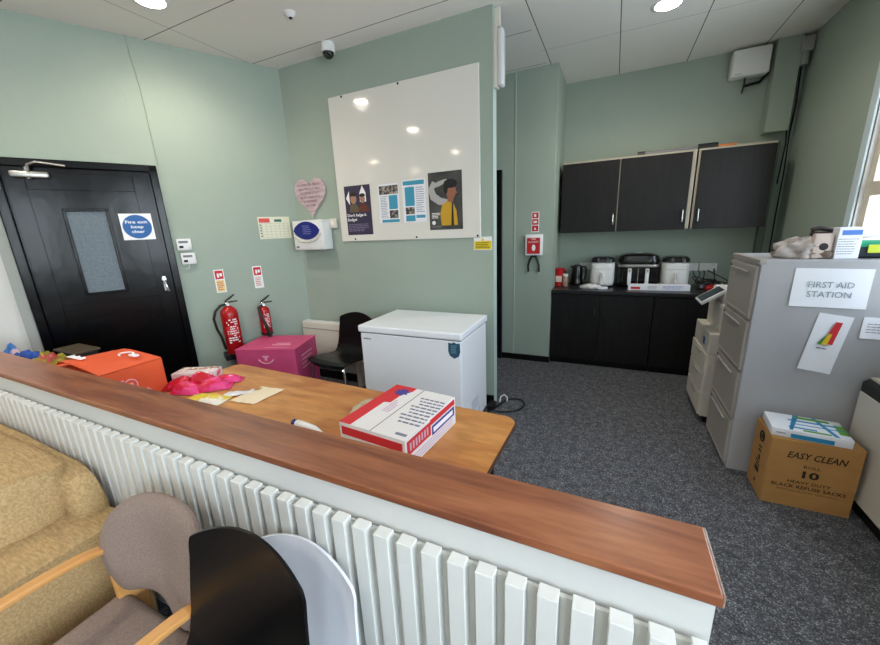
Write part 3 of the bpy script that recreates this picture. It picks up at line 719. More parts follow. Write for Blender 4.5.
crumple('bag', mat('blue_white_bag', (36,110,190), .4, c2=(226,190,196), scale=7, lo=.5, hi=.56), (0,0,0), (.07,.06,.12), 9, .3, 2.0, t)

# ---------------------------------------------------------------- freezer and stacking chairs
t = thing('chest_freezer', 'white chest freezer with blue shield sticker against the green wall', 'freezer', (-1.378,2.598,0), radians(.3))
MB().box(-.44,.44,-.29,.30,.03,.815).build('body', m_freezer, t, bevel=.012)
MB().box(-.45,.45,-.305,.31,.822,.878).build('lid', m_freezer, t, bevel=.012)
MB().box(-.435,.435,-.285,.295,.81,.825).build('lid_seal', mat('grey_rubber', (110,110,112), .7), t)
bars(t, m_greyink, -.41, -.335, .758, .776, 1, -.2902, name='maker_badge', seed=3, fill=.6)
sh = [(-.045,.055),(-.02,.05),(0,.062),(.02,.05),(.045,.055),(.047,-.01),(.035,-.045),(0,-.065),(-.035,-.045),(-.047,-.01)]
st = MB().prism([(.385+x, .745+z) for x, z in sh],-.2915,-.290).build('shield_sticker', mat('petrol_blue_print', (44,82,104), .45), t)
bars(st, mat('pale_blue_ink', (110,150,170), .6), .36, .41, .72, .785, 5, -.2917, name='sticker_print', seed=4)
b = MB()
for k in range(7): b.box(.4395,.4415,-.10,.06,.16+.014*k,.165+.014*k)
b.build('vent_grille', mat('pale_grille', (170,176,190), .4), t)
MB().prism([(-.25,.06),(.02,.06),(.10,.14),(.10,.06)],.4395,.4412,'x').build('compressor_panel', mat('pale_panel', (198,204,214), .4), t)
for x in (-.38,.38):
    for y in (-.23,.24): MB().cyl((x,y,0),(x,y,.032),.022).build('foot', m_black, t)

def shell_chair(label, loc, rz, m, group=None, wid=.21, lift=0):
    t = thing('stacking_chair', label, 'chair', loc, rz, group)
    prof = [(-.235,.415),(-.225,.440),(-.18,.452),(-.08,.445),(.02,.435),(.10,.435),(.155,.455),(.185,.50),(.205,.57),(.222,.66),(.238,.75),(.25,.83)]
    def f(u, v):
        a = 2*u-1; k = v*(len(prof)-1); i = min(int(k), len(prof)-2); q = k-i
        y = prof[i][0]*(1-q)+prof[i+1][0]*q; z = prof[i][1]*(1-q)+prof[i+1][1]*q
        vb = max(0, (v-.55)/.45)
        w = wid*(1.0 if v < .3 else 1-.07*sin(pi*min(1, (v-.3)/.3)))*(1+.16*max(0, (.9-v)/.5) if v > .5 else 1.07)
        w *= 1-.04*max(0, (v-.94)/.06)**2
        if v < .1: w *= .93+.7*v
        y -= vb*.03*a*a; z += (1-min(1, v/.55))*.018*a*a
        z -= .05*abs(a)**2.0*max(0, (v-.75)/.25)**1.5
        if v < .15: y += .03*a*a*(1-v/.15)
        return (w*a, y, z+lift)
    s_ = MB().grid(f, 25, 56, .007).build('seat_shell', m, t, smooth=True)
    for sx in (-1, 1):
        MB().tube([(sx*.13,-.15,.435+lift),(sx*.19,-.19,.42+lift),(sx*.205,-.20,.38+lift),(sx*.22,-.225,0)], .011, 12).build('leg', m_chrome, t, smooth=True)
        MB().tube([(sx*.13,.10,.425+lift),(sx*.185,.14,.41+lift),(sx*.195,.15,.37+lift),(sx*.215,.22,0)], .011, 12).build('leg', m_chrome, t, smooth=True)
    MB().tube([(-.19,-.17,.415+lift),(.19,-.17,.415+lift)], .009, 8).tube([(-.19,.125,.41+lift),(.19,.125,.41+lift)], .009, 8).build('cross_bar', m_chrome, t, smooth=True)
    return t
shell_chair('black plastic stacking chair between the cream heater and the freezer', (-2.265,2.585,0), radians(-6), m_black_shell, wid=.22, lift=.012)
shell_chair('white plastic stacking chair tucked behind the black chair at the radiator', (-.69,.31,0), radians(0), m_white_shell, wid=.185, lift=-.01)
shell_chair('black plastic stacking chair in the foreground beside the padded armchair', (-.712,.185,0), 0, m_black_shell, wid=.191, lift=.115)

# ---------------------------------------------------------------- radiator
t = thing('radiator', 'long white ribbed radiator fixed to the low partition wall', 'radiator', (0,0,0))
b = MB(); P = .0646; n = 49
for k in range(n):
    x = .190-k*P; b.box(x-.020,min(x+.020,.193),.577,.608,.14,.897)
b.build('ribs', mat('radiator_enamel', (218,218,212), .35), t, bevel=.0015)
MB().box(.21-n*P,.192,.604,.612,.15,.885).build('back_panel', mat('radiator_back_enamel', (196,196,188), .45), t)
for x in (.0,-1.4,-2.8): MB().box(x-.02,x+.02,.61,.62,.3,.7).build('bracket', m_white, t)

# ---------------------------------------------------------------- padded armchair
t = thing('armchair', 'greige padded armchair with curved beech arms by the radiator', 'armchair', (-1.185,.205,0))
def superback(u, v):
    a = 2*u-1
    half = .235*(1-abs(2*v-1.05)**3.2*.55)
    z = .49+.335*v
    y = .20+.10*v-.055*a*a*1.0
    return Vector((half*a, y, z))
bm = MB()
def padshape(t_):
    N, K = 28, 22
    front = {}; 
    pts = []
    def outline(q):   # q angle -> x,z offset of rounded back with an arched underside
        c, s = cos(q), sin(q)
        x = .256*(abs(c)**.72)*(1 if c > 0 else -1); z = .175*(abs(s)**.85)*(1 if s > 0 else -1)
        if s < 0: x *= 1-.16*abs(s); z += .07*max(0, 1-(x/.16)**2)*abs(s)
        return x, z
    rings = []
    for side in (0, 1):
        for j in range(9):
            rr = 1-((j/8)**2 if side else ((8-j)/8)**2); 
    # build as stacked rings from front centre to back centre
    seq = [(0,-.030),(.55,-.032),(.85,-.027),(.97,-.015),(1.0,0),(.97,.015),(.85,.024),(.55,.026),(0,.026)]
    prev = None
    for s_, off in seq:
        ring = []
        if s_ == 0:
            x, z = 0, .02; ring = [t_.verts.new((0, .255+off+.012, .655))]
        else:
            for k in range(40):
                x, z = outline(2*pi*k/40); x *= s_; z = z*s_+(.012 if s_ < 1 else 0)*(1-s_)
                zz = .66+z; y = .255+(zz-.66)*.26-.9*x*x+off
                ring.append(t_.verts.new((x, y, zz)))
        if prev is not None:
            if len(prev) == 1:
                for k in range(40): t_.faces.new((prev[0], ring[k], ring[(k+1)%40]))
            elif len(ring) == 1:
                for k in range(40): t_.faces.new((prev[k], ring[0], prev[(k+1)%40]))
            else:
                for k in range(40): t_.faces.new((prev[k], ring[k], ring[(k+1)%40], prev[(k+1)%40]))
        prev = ring
    bmesh.ops.recalc_face_normals(t_, faces=t_.faces)
bm._add(padshape); bm.build('backrest', m_fabric, t, smooth=True, subsurf=1)
MB().box(-.235,.235,-.30,.215,.40,.475,.03,4).build('seat', m_fabric, t, smooth=True)
MB().box(-.22,.22,-.27,.20,.375,.402).build('seat_frame', m_armwood, t)
for sx in (-1, 1):
    pth = [(.27,.50),(.235,.60),(.19,.645),(.10,.665),(-.05,.672),(-.20,.66),(-.28,.62),(-.305,.54),(-.31,.40),(-.315,0)]
    b = MB()
    up = [Vector((y, z)) for y, z in pth]
    # smooth the path
    sm = []
    for i in range(len(up)-1):
        p0 = up[max(i-1,0)]; p1 = up[i]; p2 = up[i+1]; p3 = up[min(i+2,len(up)-1)]
        for q in [k/6 for k in range(6)]:
            sm.append(.5*((2*p1)+(-p0+p2)*q+(2*p0-5*p1+4*p2-p3)*q*q+(-p0+3*p1-3*p2+p3)*q**3))
    sm.append(up[-1])
    def armf(tt):
        rings = []
        for i, p in enumerate(sm):
            d = (sm[min(i+1,len(sm)-1)]-sm[max(i-1,0)]).normalized(); nn = Vector((-d.y, d.x))
            r = []
            for dx, dn in ((-.019,-.009),(.019,-.009),(.019,.009),(-.019,.009)):
                q = p+nn*dn; r.append(tt.verts.new((sx*.238+dx, q.x, q.y)))
            rings.append(r)
        for a, b2 in zip(rings, rings[1:]):
            for k in range(4): tt.faces.new((a[k], a[(k+1)%4], b2[(k+1)%4], b2[k]))
        tt.faces.new(rings[0][::-1]); tt.faces.new(rings[-1]); bmesh.ops.recalc_face_normals(tt, faces=tt.faces)
    b._add(armf); b.build('arm', m_armwood, t, bevel=.005)
    MB().box(sx*.238-.02,sx*.238+.02,.225,.265,0,.53).build('rear_leg', m_armwood, t, bevel=.006)
    MB().box(sx*.205-.012,sx*.205+.012,.18,.25,.44,.56).build('back_bracket', m_armwood, t, bevel=.004)
    MB().box(sx*.24-.012,sx*.24+.012,-.29,.22,.36,.405).build('side_rail', m_armwood, t, bevel=.003)

# ---------------------------------------------------------------- sofa
t = thing('sofa', 'tan woven fabric sofa with loose back cushions along the radiator', 'sofa', (0,0,0))
def cushion(x0,x1,y0,y1,z0,z1,bev,puff,seed,M=None,n=14):
    b = bmesh.new(); bmesh.ops.create_cube(b, size=1)
    bmesh.ops.subdivide_edges(b, edges=b.edges[:], cuts=n, use_grid_fill=True)
    e = 1-2*bev
    for v in b.verts:
        c = v.co*2; p = Vector((c.x, c.y, c.z))
        # rounded box: puff in the middle of each face
        q = Vector(((1-c.y**2)*(1-c.z**2), (1-c.x**2)*(1-c.z**2), (1-c.x**2)*(1-c.y**2)))
        rx = 1-bev*max(0, abs(c.y)-.6)/.4*max(0,abs(c.z)-.6)/.4-bev*.4*max(0,abs(c.y)**8,abs(c.z)**8)
        ry = 1-bev*.4*max(abs(c.x)**8,abs(c.z)**8); rz = 1-bev*.4*max(abs(c.x)**8,abs(c.y)**8)
        wob = noise.noise(Vector((c.x*1.6+seed, c.y*1.6, c.z*1.6)))*.5+noise.noise(Vector((c.x*4+seed, c.y*4, c.z*4)))*.2
        X = (c.x*rx)*(x1-x0)/2+math.copysign(puff*q.x, c.x)+wob*.012
        Y = (c.y*ry)*(y1-y0)/2+math.copysign(puff*q.y, c.y)+wob*.012
        Z = (c.z*rz)*(z1-z0)/2+math.copysign(puff*q.z, c.z)+wob*.015
        v.co = Vector((X, Y, Z))
    if M is not None: b.transform(M)
    b.transform(Matrix.Translation(((x0+x1)/2,(y0+y1)/2,(z0+z1)/2)))
    mb = MB(); mb.bm.free(); mb.bm = b; return mb
cushion(-3.85,-1.66,-.36,.55,.06,.36,.08,.0,1).build('base', m_sofa, t, smooth=True)
cushion(-1.89,-1.61,-.38,.56,.06,.595,.07,.008,2).build('arm', m_sofa, t, smooth=True)
cushion(-3.95,-3.70,-.38,.53,.06,.60,.25,.015,3).build('arm', m_sofa, t, smooth=True)
cushion(-3.85,-1.76,.45,.565,.30,.745,.10,.008,4).build('backrest', m_sofa, t, smooth=True)
def pipe(x, y0, y1, z0, z1, mm, M=None):
    pts = [(x,y0,z0),(x,y1,z0),(x,y1,z1),(x,y0,z1),(x,y0,z0)]
    out = []
    for i in range(4):
        for k in range(6): out.append(Vector(pts[i]).lerp(Vector(pts[i+1]), k/6))
    out.append(Vector(pts[0])); return MB().tube(out, .006, 6)
cush = []
for k, (a, b_) in enumerate(((-2.78,-1.91),(-3.68,-2.80))):
    cushion(a,b_,-.30,.30,.36,.50,.15,.012,10+k).build('seat_cushion', m_sofa, t, smooth=True)
    Mr = Matrix.Rotation(radians(-8), 4, 'X')
    c_ = cushion(a+.05,b_+.07,.25,.48,.47,.80,.08,.022,20+k, Mr).build('back_cushion', m_sofa, t, smooth=True)

# ---------------------------------------------------------------- filing cabinet
t = thing('filing_cabinet', 'tall grey four-drawer filing cabinet with a First Aid Station notice', 'cabinet', (.768,2.66,0)); t.scale = (1,1,1.012)
MB().box(.006,.62,0,.535,0,1.34).build('body', m_cab, t, bevel=.005)
MB().box(-.004,.03,-.002,.537,1.315,1.342).build('top_rail', m_cabfront, t, bevel=.004)
for k in range(4):
    z1 = 1.30-k*.322; z0 = z1-.305
    d = MB().box(-.012,.01,.018,.517,z0,z1).build('drawer', m_cabfront, t, bevel=.004)
    MB().box(-.022,-.012,.12,.46,z1-.045,z1-.035).build('handle', m_cab, d, bevel=.002)
    MB().box(-.0135,-.012,.04,.495,z0+.016,z0+.022).build('pressed_line', mat('pale_drawer_edge', (196,190,184), .4), d)
    MB().cyl((-.016,.49,z1-.03),(-.011,.49,z1-.03),.008).build('lock', m_black, d)
lk = MB().box(-.0145,-.012,.37,.43,1.20,1.235)
lk.build('label_holder', m_carcass, t)
# papers on its side
def sheet(label, cx, cz, w, h, rot, cat='notice', mt=None):
    t = thing('paper_notice', label, cat, (cx, 2.6585, cz)); t.rotation_euler = (0, rot, 0)
    def f(u, v): return ((u-.5)*w, -.001-.008*(1-v)**3*abs(u-.5)*1.2-.003*sin(pi*u)*(1-v), (v-.5)*h)
    MB().grid(f, 12, 12, .0006).build('sheet', mt or m_paper, t, smooth=True)
    return t
t = sheet('white First Aid Station notice taped high on the filing cabinet', 1.083,1.205,.315,.212,radians(.8))
text('FIRST AID\nSTATION', .085, mat('pale_teal_ink', (128,144,152), .7), t, .0,-.0065,-.008, w=.185)
t = sheet('white leaflet with red yellow green bars on the filing cabinet', 1.112,.893,.145,.335,radians(8))
m_g = mat('green_bar', (60,130,60), .6); m_y2 = mat('yellow_bar', (222,190,40), .6); m_r2 = mat('red_bar', (204,40,50), .6)
MB().prism([(-.015,.0),(.03,.0),(.035,.13),(.008,.13)],-.008,-.0065).build('red_bar', m_r2, t)
MB().prism([(-.018,-.005),(.008,-.005),(.012,.06),(-.002,.06)],-.0088,-.0065).build('yellow_bar', m_y2, t)
MB().prism([(-.035,-.005),(-.018,-.005),(-.006,.05),(-.018,.03)],-.0088,-.0065).build('green_bar', m_g, t)
bars(t, m_greyink, -.03,.03,-.035,-.02,1,-.0078,seed=2)
t = sheet('small white notice at the filing cabinet\'s right, cut by the photo edge', 1.32,.995,.155,.118,radians(1))
bars(t, m_greyink, -.06,.06,-.03,.03,4,-.0062,seed=6,fill=.25)
# things on top of the cabinet
t = thing('folded_cloth', 'rumpled grey and brown cloth on top of the filing cabinet', 'cloth', (1.0,2.80,1.3575)); t.scale = (.95,.95,1.5)
t.scale = (1,1,1)
crumple('cloth', mat('two_tone_towelling', (186,178,174), .95, c2=(116,100,88), scale=9, lo=.47, hi=.56), (0,0,0), (.125,.085,.07), 5, .45, 2.2, t)
crumple('upper_fold', mat('grey_towelling', (184,180,182), .95, c2=(150,140,136), scale=10), (.045,.01,.06), (.08,.05,.035), 8, .4, 2.4, t)
t = thing('stapler', 'small dark brown object on top of the folded cloth', 'stationery', (1.06,2.80,1.475))
MB().box(-.05,.04,-.02,.02,0,.025,.008).tube([(-.05,0,.035),(-.02,0,.045),(.03,0,.035),(.07,0,.03)], .012, 8).build('body', mat('dark_brown_plastic', (52,40,40), .4), t, smooth=True)
t = thing('small_carton', 'upright white carton with blue label on top of the filing cabinet', 'carton', (1.135,2.735,1.3575), radians(4))
MB().box(-.045,.055,-.02,.035,0,.165).build('body', m_paper, t, bevel=.002)
MB().box(-.03,.05,-.0212,-.02,.125,.150).build('blue_label', mat('mid_blue_print', (70,120,200), .6), t)
bars(t, m_greyink, -.04,.045,.02,.11,7,-.0206,seed=1,fill=.25)
t = thing('kraft_pouch', 'beige pouch with a dark oval leaning on the white carton', 'packet', (1.055,2.735,1.3575), radians(4))
MB().box(-.055,.03,-.012,.018,0,.135,.008).build('pouch', mat('beige_pouch', (206,188,178), .7), t, smooth=True)
MB().sphere((-.01,-.0125,.065),.02,(1,.08,1)).build('dark_oval', m_ink, t, smooth=True)
t = thing('first_aid_bag', 'green and black bag with yellow tag on top of the filing cabinet', 'bag', (1.285,2.80,1.3575))
MB().box(-.11,.11,-.07,.07,0,.07,.02,3).build('body', mat('dark_nylon', (30,40,48), .7), t, smooth=True)
MB().box(-.112,.112,-.072,.072,.055,.09,.015,3).build('lid', mat('bright_green_nylon', (20,150,110), .6), t, smooth=True)
MB().box(-.06,-.01,-.076,-.071,.03,.072).build('tag', mat('lime_tag', (196,210,50), .6), t)
t = thing('plastic_tub', 'clear plastic tub behind the green bag on the cabinet', 'tub', (1.26,3.02,1.3575))
MB().box(-.11,.12,-.08,.08,0,.10,.012).build('tub', m_clear, t, smooth=True); MB().box(-.115,.125,-.085,.085,.10,.112,.004).build('lid', m_white, t)

# ---------------------------------------------------------------- printer
t = thing('office_printer', 'large off-white floor-standing printer behind the filing cabinet', 'printer', (.72,3.34,0))
m_pr = mat('printer_shell', (206,200,190), .45)
MB().box(0,.56,-.08,.44,.06,.579).build('body', m_pr, t, bevel=.008)
MB().box(.03,.54,-.05,.41,.0,.07).build('plinth', m_black, t)
for k, (z0, z1) in enumerate(((.07,.24),(.25,.41),(.42,.58))):
    d = MB().box(-.012,.01,-.07,.43,z0,z1).build('paper_tray', m_pr, t, bevel=.004)
    MB().box(-.018,-.01,.08,.24,z1-.045,z1-.02).build('grip', mat('printer_grip', (168,164,158), .5), d, bevel=.003)
MB().prism([(0,.581),(0,.745),(.56,.745),(.56,.581)],-.08,.44).build('front_cover', m_pr, t, bevel=.006)
MB().box(.06,.56,-.08,.40,.745,.97).build('scanner_tower', m_pr, t, bevel=.015)
MB().box(.07,.55,-.07,.38,.97,1.06).build('document_feeder', m_white, t, bevel=.015)
MB().box(.12,.30,-.06,.02,1.05,1.215).build('feeder_hinge', m_white, t, bevel=.012)
MB().box(-.0015,.0,.06,.12,.62,.68).build('sticker', m_blue, t)
pn = MB().box(-.11,.10,-.11,.11,-.012,.012,.006)
pn.xf(Matrix.Translation((.02,.12,1.02)) @ Matrix.Rotation(radians(-35), 4, 'Y')); pn = pn.build('control_panel', m_white, t)
sc_ = MB().box(-.095,.07,-.09,.09,.012,.0135); sc_.xf(Matrix.Translation((.02,.12,1.02)) @ Matrix.Rotation(radians(-35), 4, 'Y')); sc_.build('screen', m_glass_screen, pn)

# ---------------------------------------------------------------- box of sacks, packet on it
t = thing('sack_carton', 'brown Easy Clean refuse sack carton in front of the filing cabinet', 'carton', (.875,2.385,0), 0)
MB().box(0,.378,0,.235,0,.412).build('body', m_card, t, bevel=.003)
MB().box(.188,.190,-.0003,.2352,.4118,.4126).build('lid_seam', mat('card_seam', (110,76,40), .8), t)
m_br = mat('brown_ink', (44,28,18), .8)
text('EASY CLEAN', .038, m_br, t, .20,-.0006,.325, w=.245, shear=.25, bold=.02)
text('ROLL', .018, m_br, t, .19,-.0006,.262, w=.07, bold=.01)
text('10', .042, m_br, t, .19,-.0006,.215, w=.07, bold=.035)
text('HEAVY DUTY', .018, m_br, t, .19,-.0006,.163, w=.18, bold=.015)
text('BLACK REFUSE SACKS', .020, m_br, t, .19,-.0006,.132, w=.31, bold=.02)
bars(t, m_br, .06,.33,.098,.112,2,-.0004,seed=2,fill=.25,ragged=.1)
b = MB().tube([(-.0005,.12+.028*cos(a),.35+.03*sin(a)) for a in [2*pi*k/16 for k in range(17)]], .005, 6)
b.build('round_mark', m_br, t); b = MB().box(-.0012,0,.105,.135,.335,.365)
for z in (.25,.275): b.box(-.0012,0,.10,.14,z,z+.012)
b.box(-.0012,0,.09,.15,.12,.15); b.box(-.0012,0,.09,.14,.16,.17); b.box(-.0012,0,.10,.15,.18,.19); b.box(-.0012,0,.10,.125,.20,.23); b.box(-.0012,0,.11,.13,.05,.07)
b.build('side_print', m_br, t)
t = thing('paper_packet', 'blue green and white packet lying on the brown carton', 'packet', (1.055,2.495,.4128), radians(-6))
MB().box(-.172,.152,-.105,.105,0,.05,.006).build('wrap', m_paper, t, smooth=True)
m_lb = mat('sky_blue_print', (40,140,190), .5); m_gr = mat('leaf_green_print', (90,150,50), .5)
b = MB().prism([(-.10,-.1),(-.085,-.1),(-.02,.1),(-.045,.1)],.0505,.0515,'z').box(-.08,.12,.02,.035,.0505,.0515).box(-.095,.02,-.07,-.055,.0505,.0515).prism([(.08,-.1),(.10,-.1),(.05,.1),(.03,.1)],.0505,.0515,'z').box(-.08,.14,-.02,-.012,.0505,.0513).box(-.09,.08,-.107,-.105,.006,.03)
b.build('blue_stripes', m_lb, t)
MB().box(-.05,.10,.06,.085,.0505,.0517).box(-.04,.07,-.095,-.078,.0505,.0517).box(.11,.149,-.06,.05,.0505,.0511).build('green_stripes', m_gr, t)
bars(t, m_greyink, -.15,-.11,.02,.03,1,-.1055,seed=3)
# white machine on the right
t = thing('freestanding_unit', 'white floor-standing unit with a dark top strip at the photo\'s right edge', 'appliance', (1.28,2.62,0))
MB().prism([(0,-.95),(0,0),(.19,0),(.19,-.95)],.085,.655,'z').build('body', mat('offwhite_enamel', (208,204,194), .4), t, bevel=.006)
MB().prism([(.004,.65),(.004,.705),(.03,.725),(.19,.725),(.19,.65)],-.95,0).build('dark_strip', m_black, t)
MB().box(.03,.19,-.95,.0,.722,.735).build('top', mat('beige_top', (196,188,170), .5), t)
MB().box(.03,.18,-.93,-.02,0,.087).build('plinth', m_black, t)

# ---------------------------------------------------------------- kitchen
KX0, KX1, KF, KB = -.60, 1.49, 4.29, 4.93
t = thing('base_cupboard', 'black laminate base cupboard with two handled doors, left under the worktop', 'cupboard', (0,0,0))
MB().box(KX0,.425,KF+.02,KB-.01,.07,.835).build('carcass', m_unit, t)
for x0, x1, hx in ((KX0+.003,-.088,-.135),(-.084,.422,-.037)):
    d = MB().box(x0,x1,KF,KF+.02,.075,.832).build('door', m_unit, t, bevel=.002)
    MB().box(hx-.012,hx+.012,KF-.022,KF-.012,.60,.69).box(hx-.01,hx+.01,KF-.014,KF,.605,.62).box(hx-.01,hx+.01,KF-.014,KF,.67,.685).build('handle', m_black, d, bevel=.003)
MB().box(KX0,.425,KF+.03,KB-.05,0,.07).build('kickboard', m_black_trim, t)
t = thing('base_cupboard', 'plain black laminate base cupboard right of the two-door one, behind the printer', 'cupboard', (0,0,0))
MB().box(.43,KX1,KF+.02,KB-.01,.07,.835).build('carcass', m_unit, t)
MB().box(.433,.95,KF,KF+.02,.075,.832).build('door', m_unit, t, bevel=.002); MB().box(.954,KX1,KF,KF+.02,.075,.832).build('door', m_unit, t, bevel=.002)
MB().box(.43,KX1,KF+.03,KB-.05,0,.07).build('kickboard', m_black_trim, t)
o = tag(MB().box(KX0-.0,KX1,KF-.025,KB,.84,.88).build('worktop', m_worktop, bevel=.004), 'black kitchen worktop running under the wall cupboards', 'worktop')

def wall_unit(label, x0, x1, doors, handles, seed):
    t = thing('wall_cupboard', label, 'cupboard', (0,0,0))
    MB().box(x0,x1,4.585,4.925,1.505,2.258).build('carcass', m_carcass, t)
    MB().box(x0-.002,x0+.0,4.59,4.925,1.505,2.245).build('side_panel', m_unit, t)
    for (a, b_), hx in zip(doors, handles):
        d = MB().box(a,b_,4.563,4.583,1.498,2.238).build('door', m_unit, t, bevel=.002)
        MB().tube([(hx,4.562,1.695),(hx,4.545,1.685),(hx,4.538,1.63),(hx,4.545,1.575),(hx,4.562,1.565)], .0085, 10).build('handle', m_chrome, d, smooth=True)
    return t
wall_unit('black double wall cupboard with pale edges, left half of the run', -.565,.69, ((-.562,.012),(.024,.655)), (-.02,.622), 1)
wall_unit('black single wall cupboard at the right end of the run', .705,1.30, ((.722,1.298),), (.755,), 2)
t = thing('rolled_screen', 'long black and grey roll lying on top of the wall cupboards', 'roll', (.40,4.66,2.246))
MB().cyl((-.16,0,.028),(.42,0,.028),.024).build('roll', mat('grey_roll', (120,120,124), .5), t, smooth=True)
MB().cyl((-.23,0,.028),(-.16,0,.028),.027).build('end_cap', m_black, t, smooth=True); MB().cyl((.30,-.005,.034),(.46,-.005,.034),.032).build('end_cap', m_black, t, smooth=True)
t = thing('orange_tool', 'orange handled tool beside the roll on the wall cupboards', 'tool', (.94,4.66,2.246))
MB().box(-.08,.07,-.015,.015,.012,.04,.006).build('handle', mat('orange_plastic', (214,120,40), .5), t, smooth=True)
MB().cyl((-.16,0,.025),(-.08,0,.025),.012).build('shaft', m_black, t, smooth=True)

# speaker-like wall box
t = thing('wall_control_box', 'white square electrical box on the wall right below the ceiling', 'electrical box', (1.065,4.93,2.89))
MB().box(-.15,.145,-.125,-.0,0,.235,.02,3).build('case', m_white, t, smooth=True)
MB().tube([(-.02,-.06,.0),(-.02,-.06,-.05),(-.03,-.06,-.13)], .008).tube([(-.02,-.06,-.07),(.04,-.05,-.06),(.10,-.04,-.05),(.16,-.03,.02)], .014).build('cable', m_black, t, smooth=True)
bars(t, m_greyink, -.12,-.06,.02,.03,1,-.1256,seed=4)
# sockets
t = thing('double_socket', 'white double socket above the worktop, further right near the cables', 'socket', (.975,4.93,1.075), 0, 'sockets above the worktop')
MB().box(-.08,.08,-.012,0,-.043,.043,.004).build('plate', m_white, t)
MB().box(-.055,-.035,-.015,-.012,.015,.03).box(.035,.055,-.015,-.012,.015,.03).build('rocker', m_cream, t)
dup(t, (.80,4.93,1.075), 0, 'white double socket just right of the second air fryer', 'sockets above the worktop')
dup(t, (-.28,4.93,1.08), 0, 'white double socket between the kettle and the first air fryer', 'sockets above the worktop')

WT = .8805
t = thing('coffee_tin', 'red lidded tin at the left end of the worktop', 'tin', (-.56,4.60,WT))
MB().lathe([(0,0),(.055,0),(.055,.17),(0,.17)]).build('tin', m_red, t, smooth=True); MB().lathe([(0,.17),(.058,.17),(.058,.205),(.05,.21),(0,.21)]).build('lid', m_red, t, smooth=True)
MB().prism([(-.035,.05),(.035,.05),(.035,.12),(-.035,.12)],-.0565,-.045).build('label', mat('tin_label', (216,190,180), .6), t)
t = thing('jar', 'glass jar with pale label beside the red tin', 'jar', (-.485,4.56,WT))
MB().lathe([(0,0),(.032,0),(.034,.01),(.034,.10),(.026,.12),(0,.12)]).build('jar', mat('coffee_glass', (150,120,104), .15), t, smooth=True); MB().lathe([(0,.12),(.03,.12),(.03,.145),(0,.145)]).build('lid', m_white, t, smooth=True)
t = thing('storage_jar', 'brown jar half hidden behind the red tin', 'jar', (-.545,4.75,WT))
MB().lathe([(0,0),(.05,0),(.05,.13),(.04,.145),(0,.145)]).build('jar', mat('brown_glass', (70,40,30), .2), t, smooth=True); MB().lathe([(0,.145),(.042,.145),(.042,.17),(0,.17)]).build('lid', m_black, t, smooth=True)
t = thing('kettle', 'black jug kettle between the red tin and the air fryer', 'kettle', (-.37,4.72,WT))
MB().lathe([(0,0),(.072,0),(.075,.012),(.070,.03),(.066,.10),(.058,.20),(.052,.225),(.03,.238),(0,.24)]).build('body', mat('black_gloss_plastic', (12,12,13), .15), t, smooth=True)
MB().tube([(.05,0,.215),(.085,0,.215),(.10,0,.19),(.098,0,.11),(.085,0,.06),(.062,0,.05)], .011).build('handle', m_black, t, smooth=True)
MB().prism([(-.055,.19),(-.085,.225),(-.05,.225)],-.02,.02).build('spout', m_black, t); MB().box(.069,.075,-.006,.006,.06,.14).build('water_gauge', m_clear, t)
g = 'white air fryers on the worktop'
t = thing('air_fryer', 'white air fryer with dark control top beside the kettle', 'air fryer', (-.09,4.69,WT), 0, g); t.scale = (1,1,1.08)
def fry(u, v):
    a = 2*pi*u; k = [( .125,0),(.135,.01),(.138,.05),(.137,.18),(.132,.235),(.12,.262)][0]
    return (0,0,0)
def sqlathe(prof, sx, sy, p=.55, n=36):
    def f(u, v):
        a = 2*pi*u; k = v*(len(prof)-1); i = min(int(k), len(prof)-2); q = k-i
        r = prof[i][0]*(1-q)+prof[i+1][0]*q; z = prof[i][1]*(1-q)+prof[i+1][1]*q
        c, s = cos(a), sin(a)
        return (sx*r*math.copysign(abs(c)**p, c), sy*r*math.copysign(abs(s)**p, s), z)
    return MB().grid(f, n*2+1, len(prof)*3)
sqlathe([(0,.012),(.12,.012),(.128,.03),(.130,.10),(.130,.20),(.128,.255),(0,.256)],1,1.05).build('body', m_white, t, smooth=True)
sqlathe([(0,.0),(.115,.0),(.118,.014),(0,.016)],1,1.05).build('base', m_black, t, smooth=True)
sqlathe([(0,.254),(.127,.254),(.124,.29),(.10,.312),(0,.315)],1,1.05).build('control_top', mat('charcoal_gloss', (30,30,33), .15), t, smooth=True)
MB().box(-.016,.016,-.185,-.125,.085,.165,.008).box(-.016,.016,-.185,-.170,.03,.165,.006).build('handle', m_white, t, smooth=True)
MB().box(-.10,.10,-.139,-.134,.19,.193).box(-.10,.10,-.139,-.134,.03,.033).build('basket_line', mat('light_grey_line', (170,170,170), .5), t)
for x in (-.045,.05): MB().cyl((x,-.128,.288),(x,-.150,.284),.018,.016).build('dial', m_chrome, t, smooth=True)
dup(t, (.63,4.69,WT), 0, 'white air fryer with dark control top beside the sockets', g)
t = thing('multi_cooker', 'wide black double-basket air fryer with a silver band in the middle', 'air fryer', (.275,4.73,WT)); t.scale = (1,1,1.07)
sqlathe([(0,.0),(.19,.0),(.205,.02),(.208,.14),(.206,.21),(0,.212)],1,.75,.4).build('body', mat('black_gloss_plastic', (12,12,13), .15), t, smooth=True)
sqlathe([(0,.208),(.207,.209),(.208,.222),(.206,.238),(0,.24)],1,.75,.4).build('silver_band', m_steel, t, smooth=True)
sqlathe([(0,.236),(.204,.237),(.205,.27),(.19,.325),(.12,.345),(0,.347)],1,.75,.4).build('lid', mat('black_gloss_plastic', (12,12,13), .15), t, smooth=True)
MB().box(-.04,.04,-.04,.04,.345,.355,.008).build('vent_cap', m_steel, t, smooth=True)
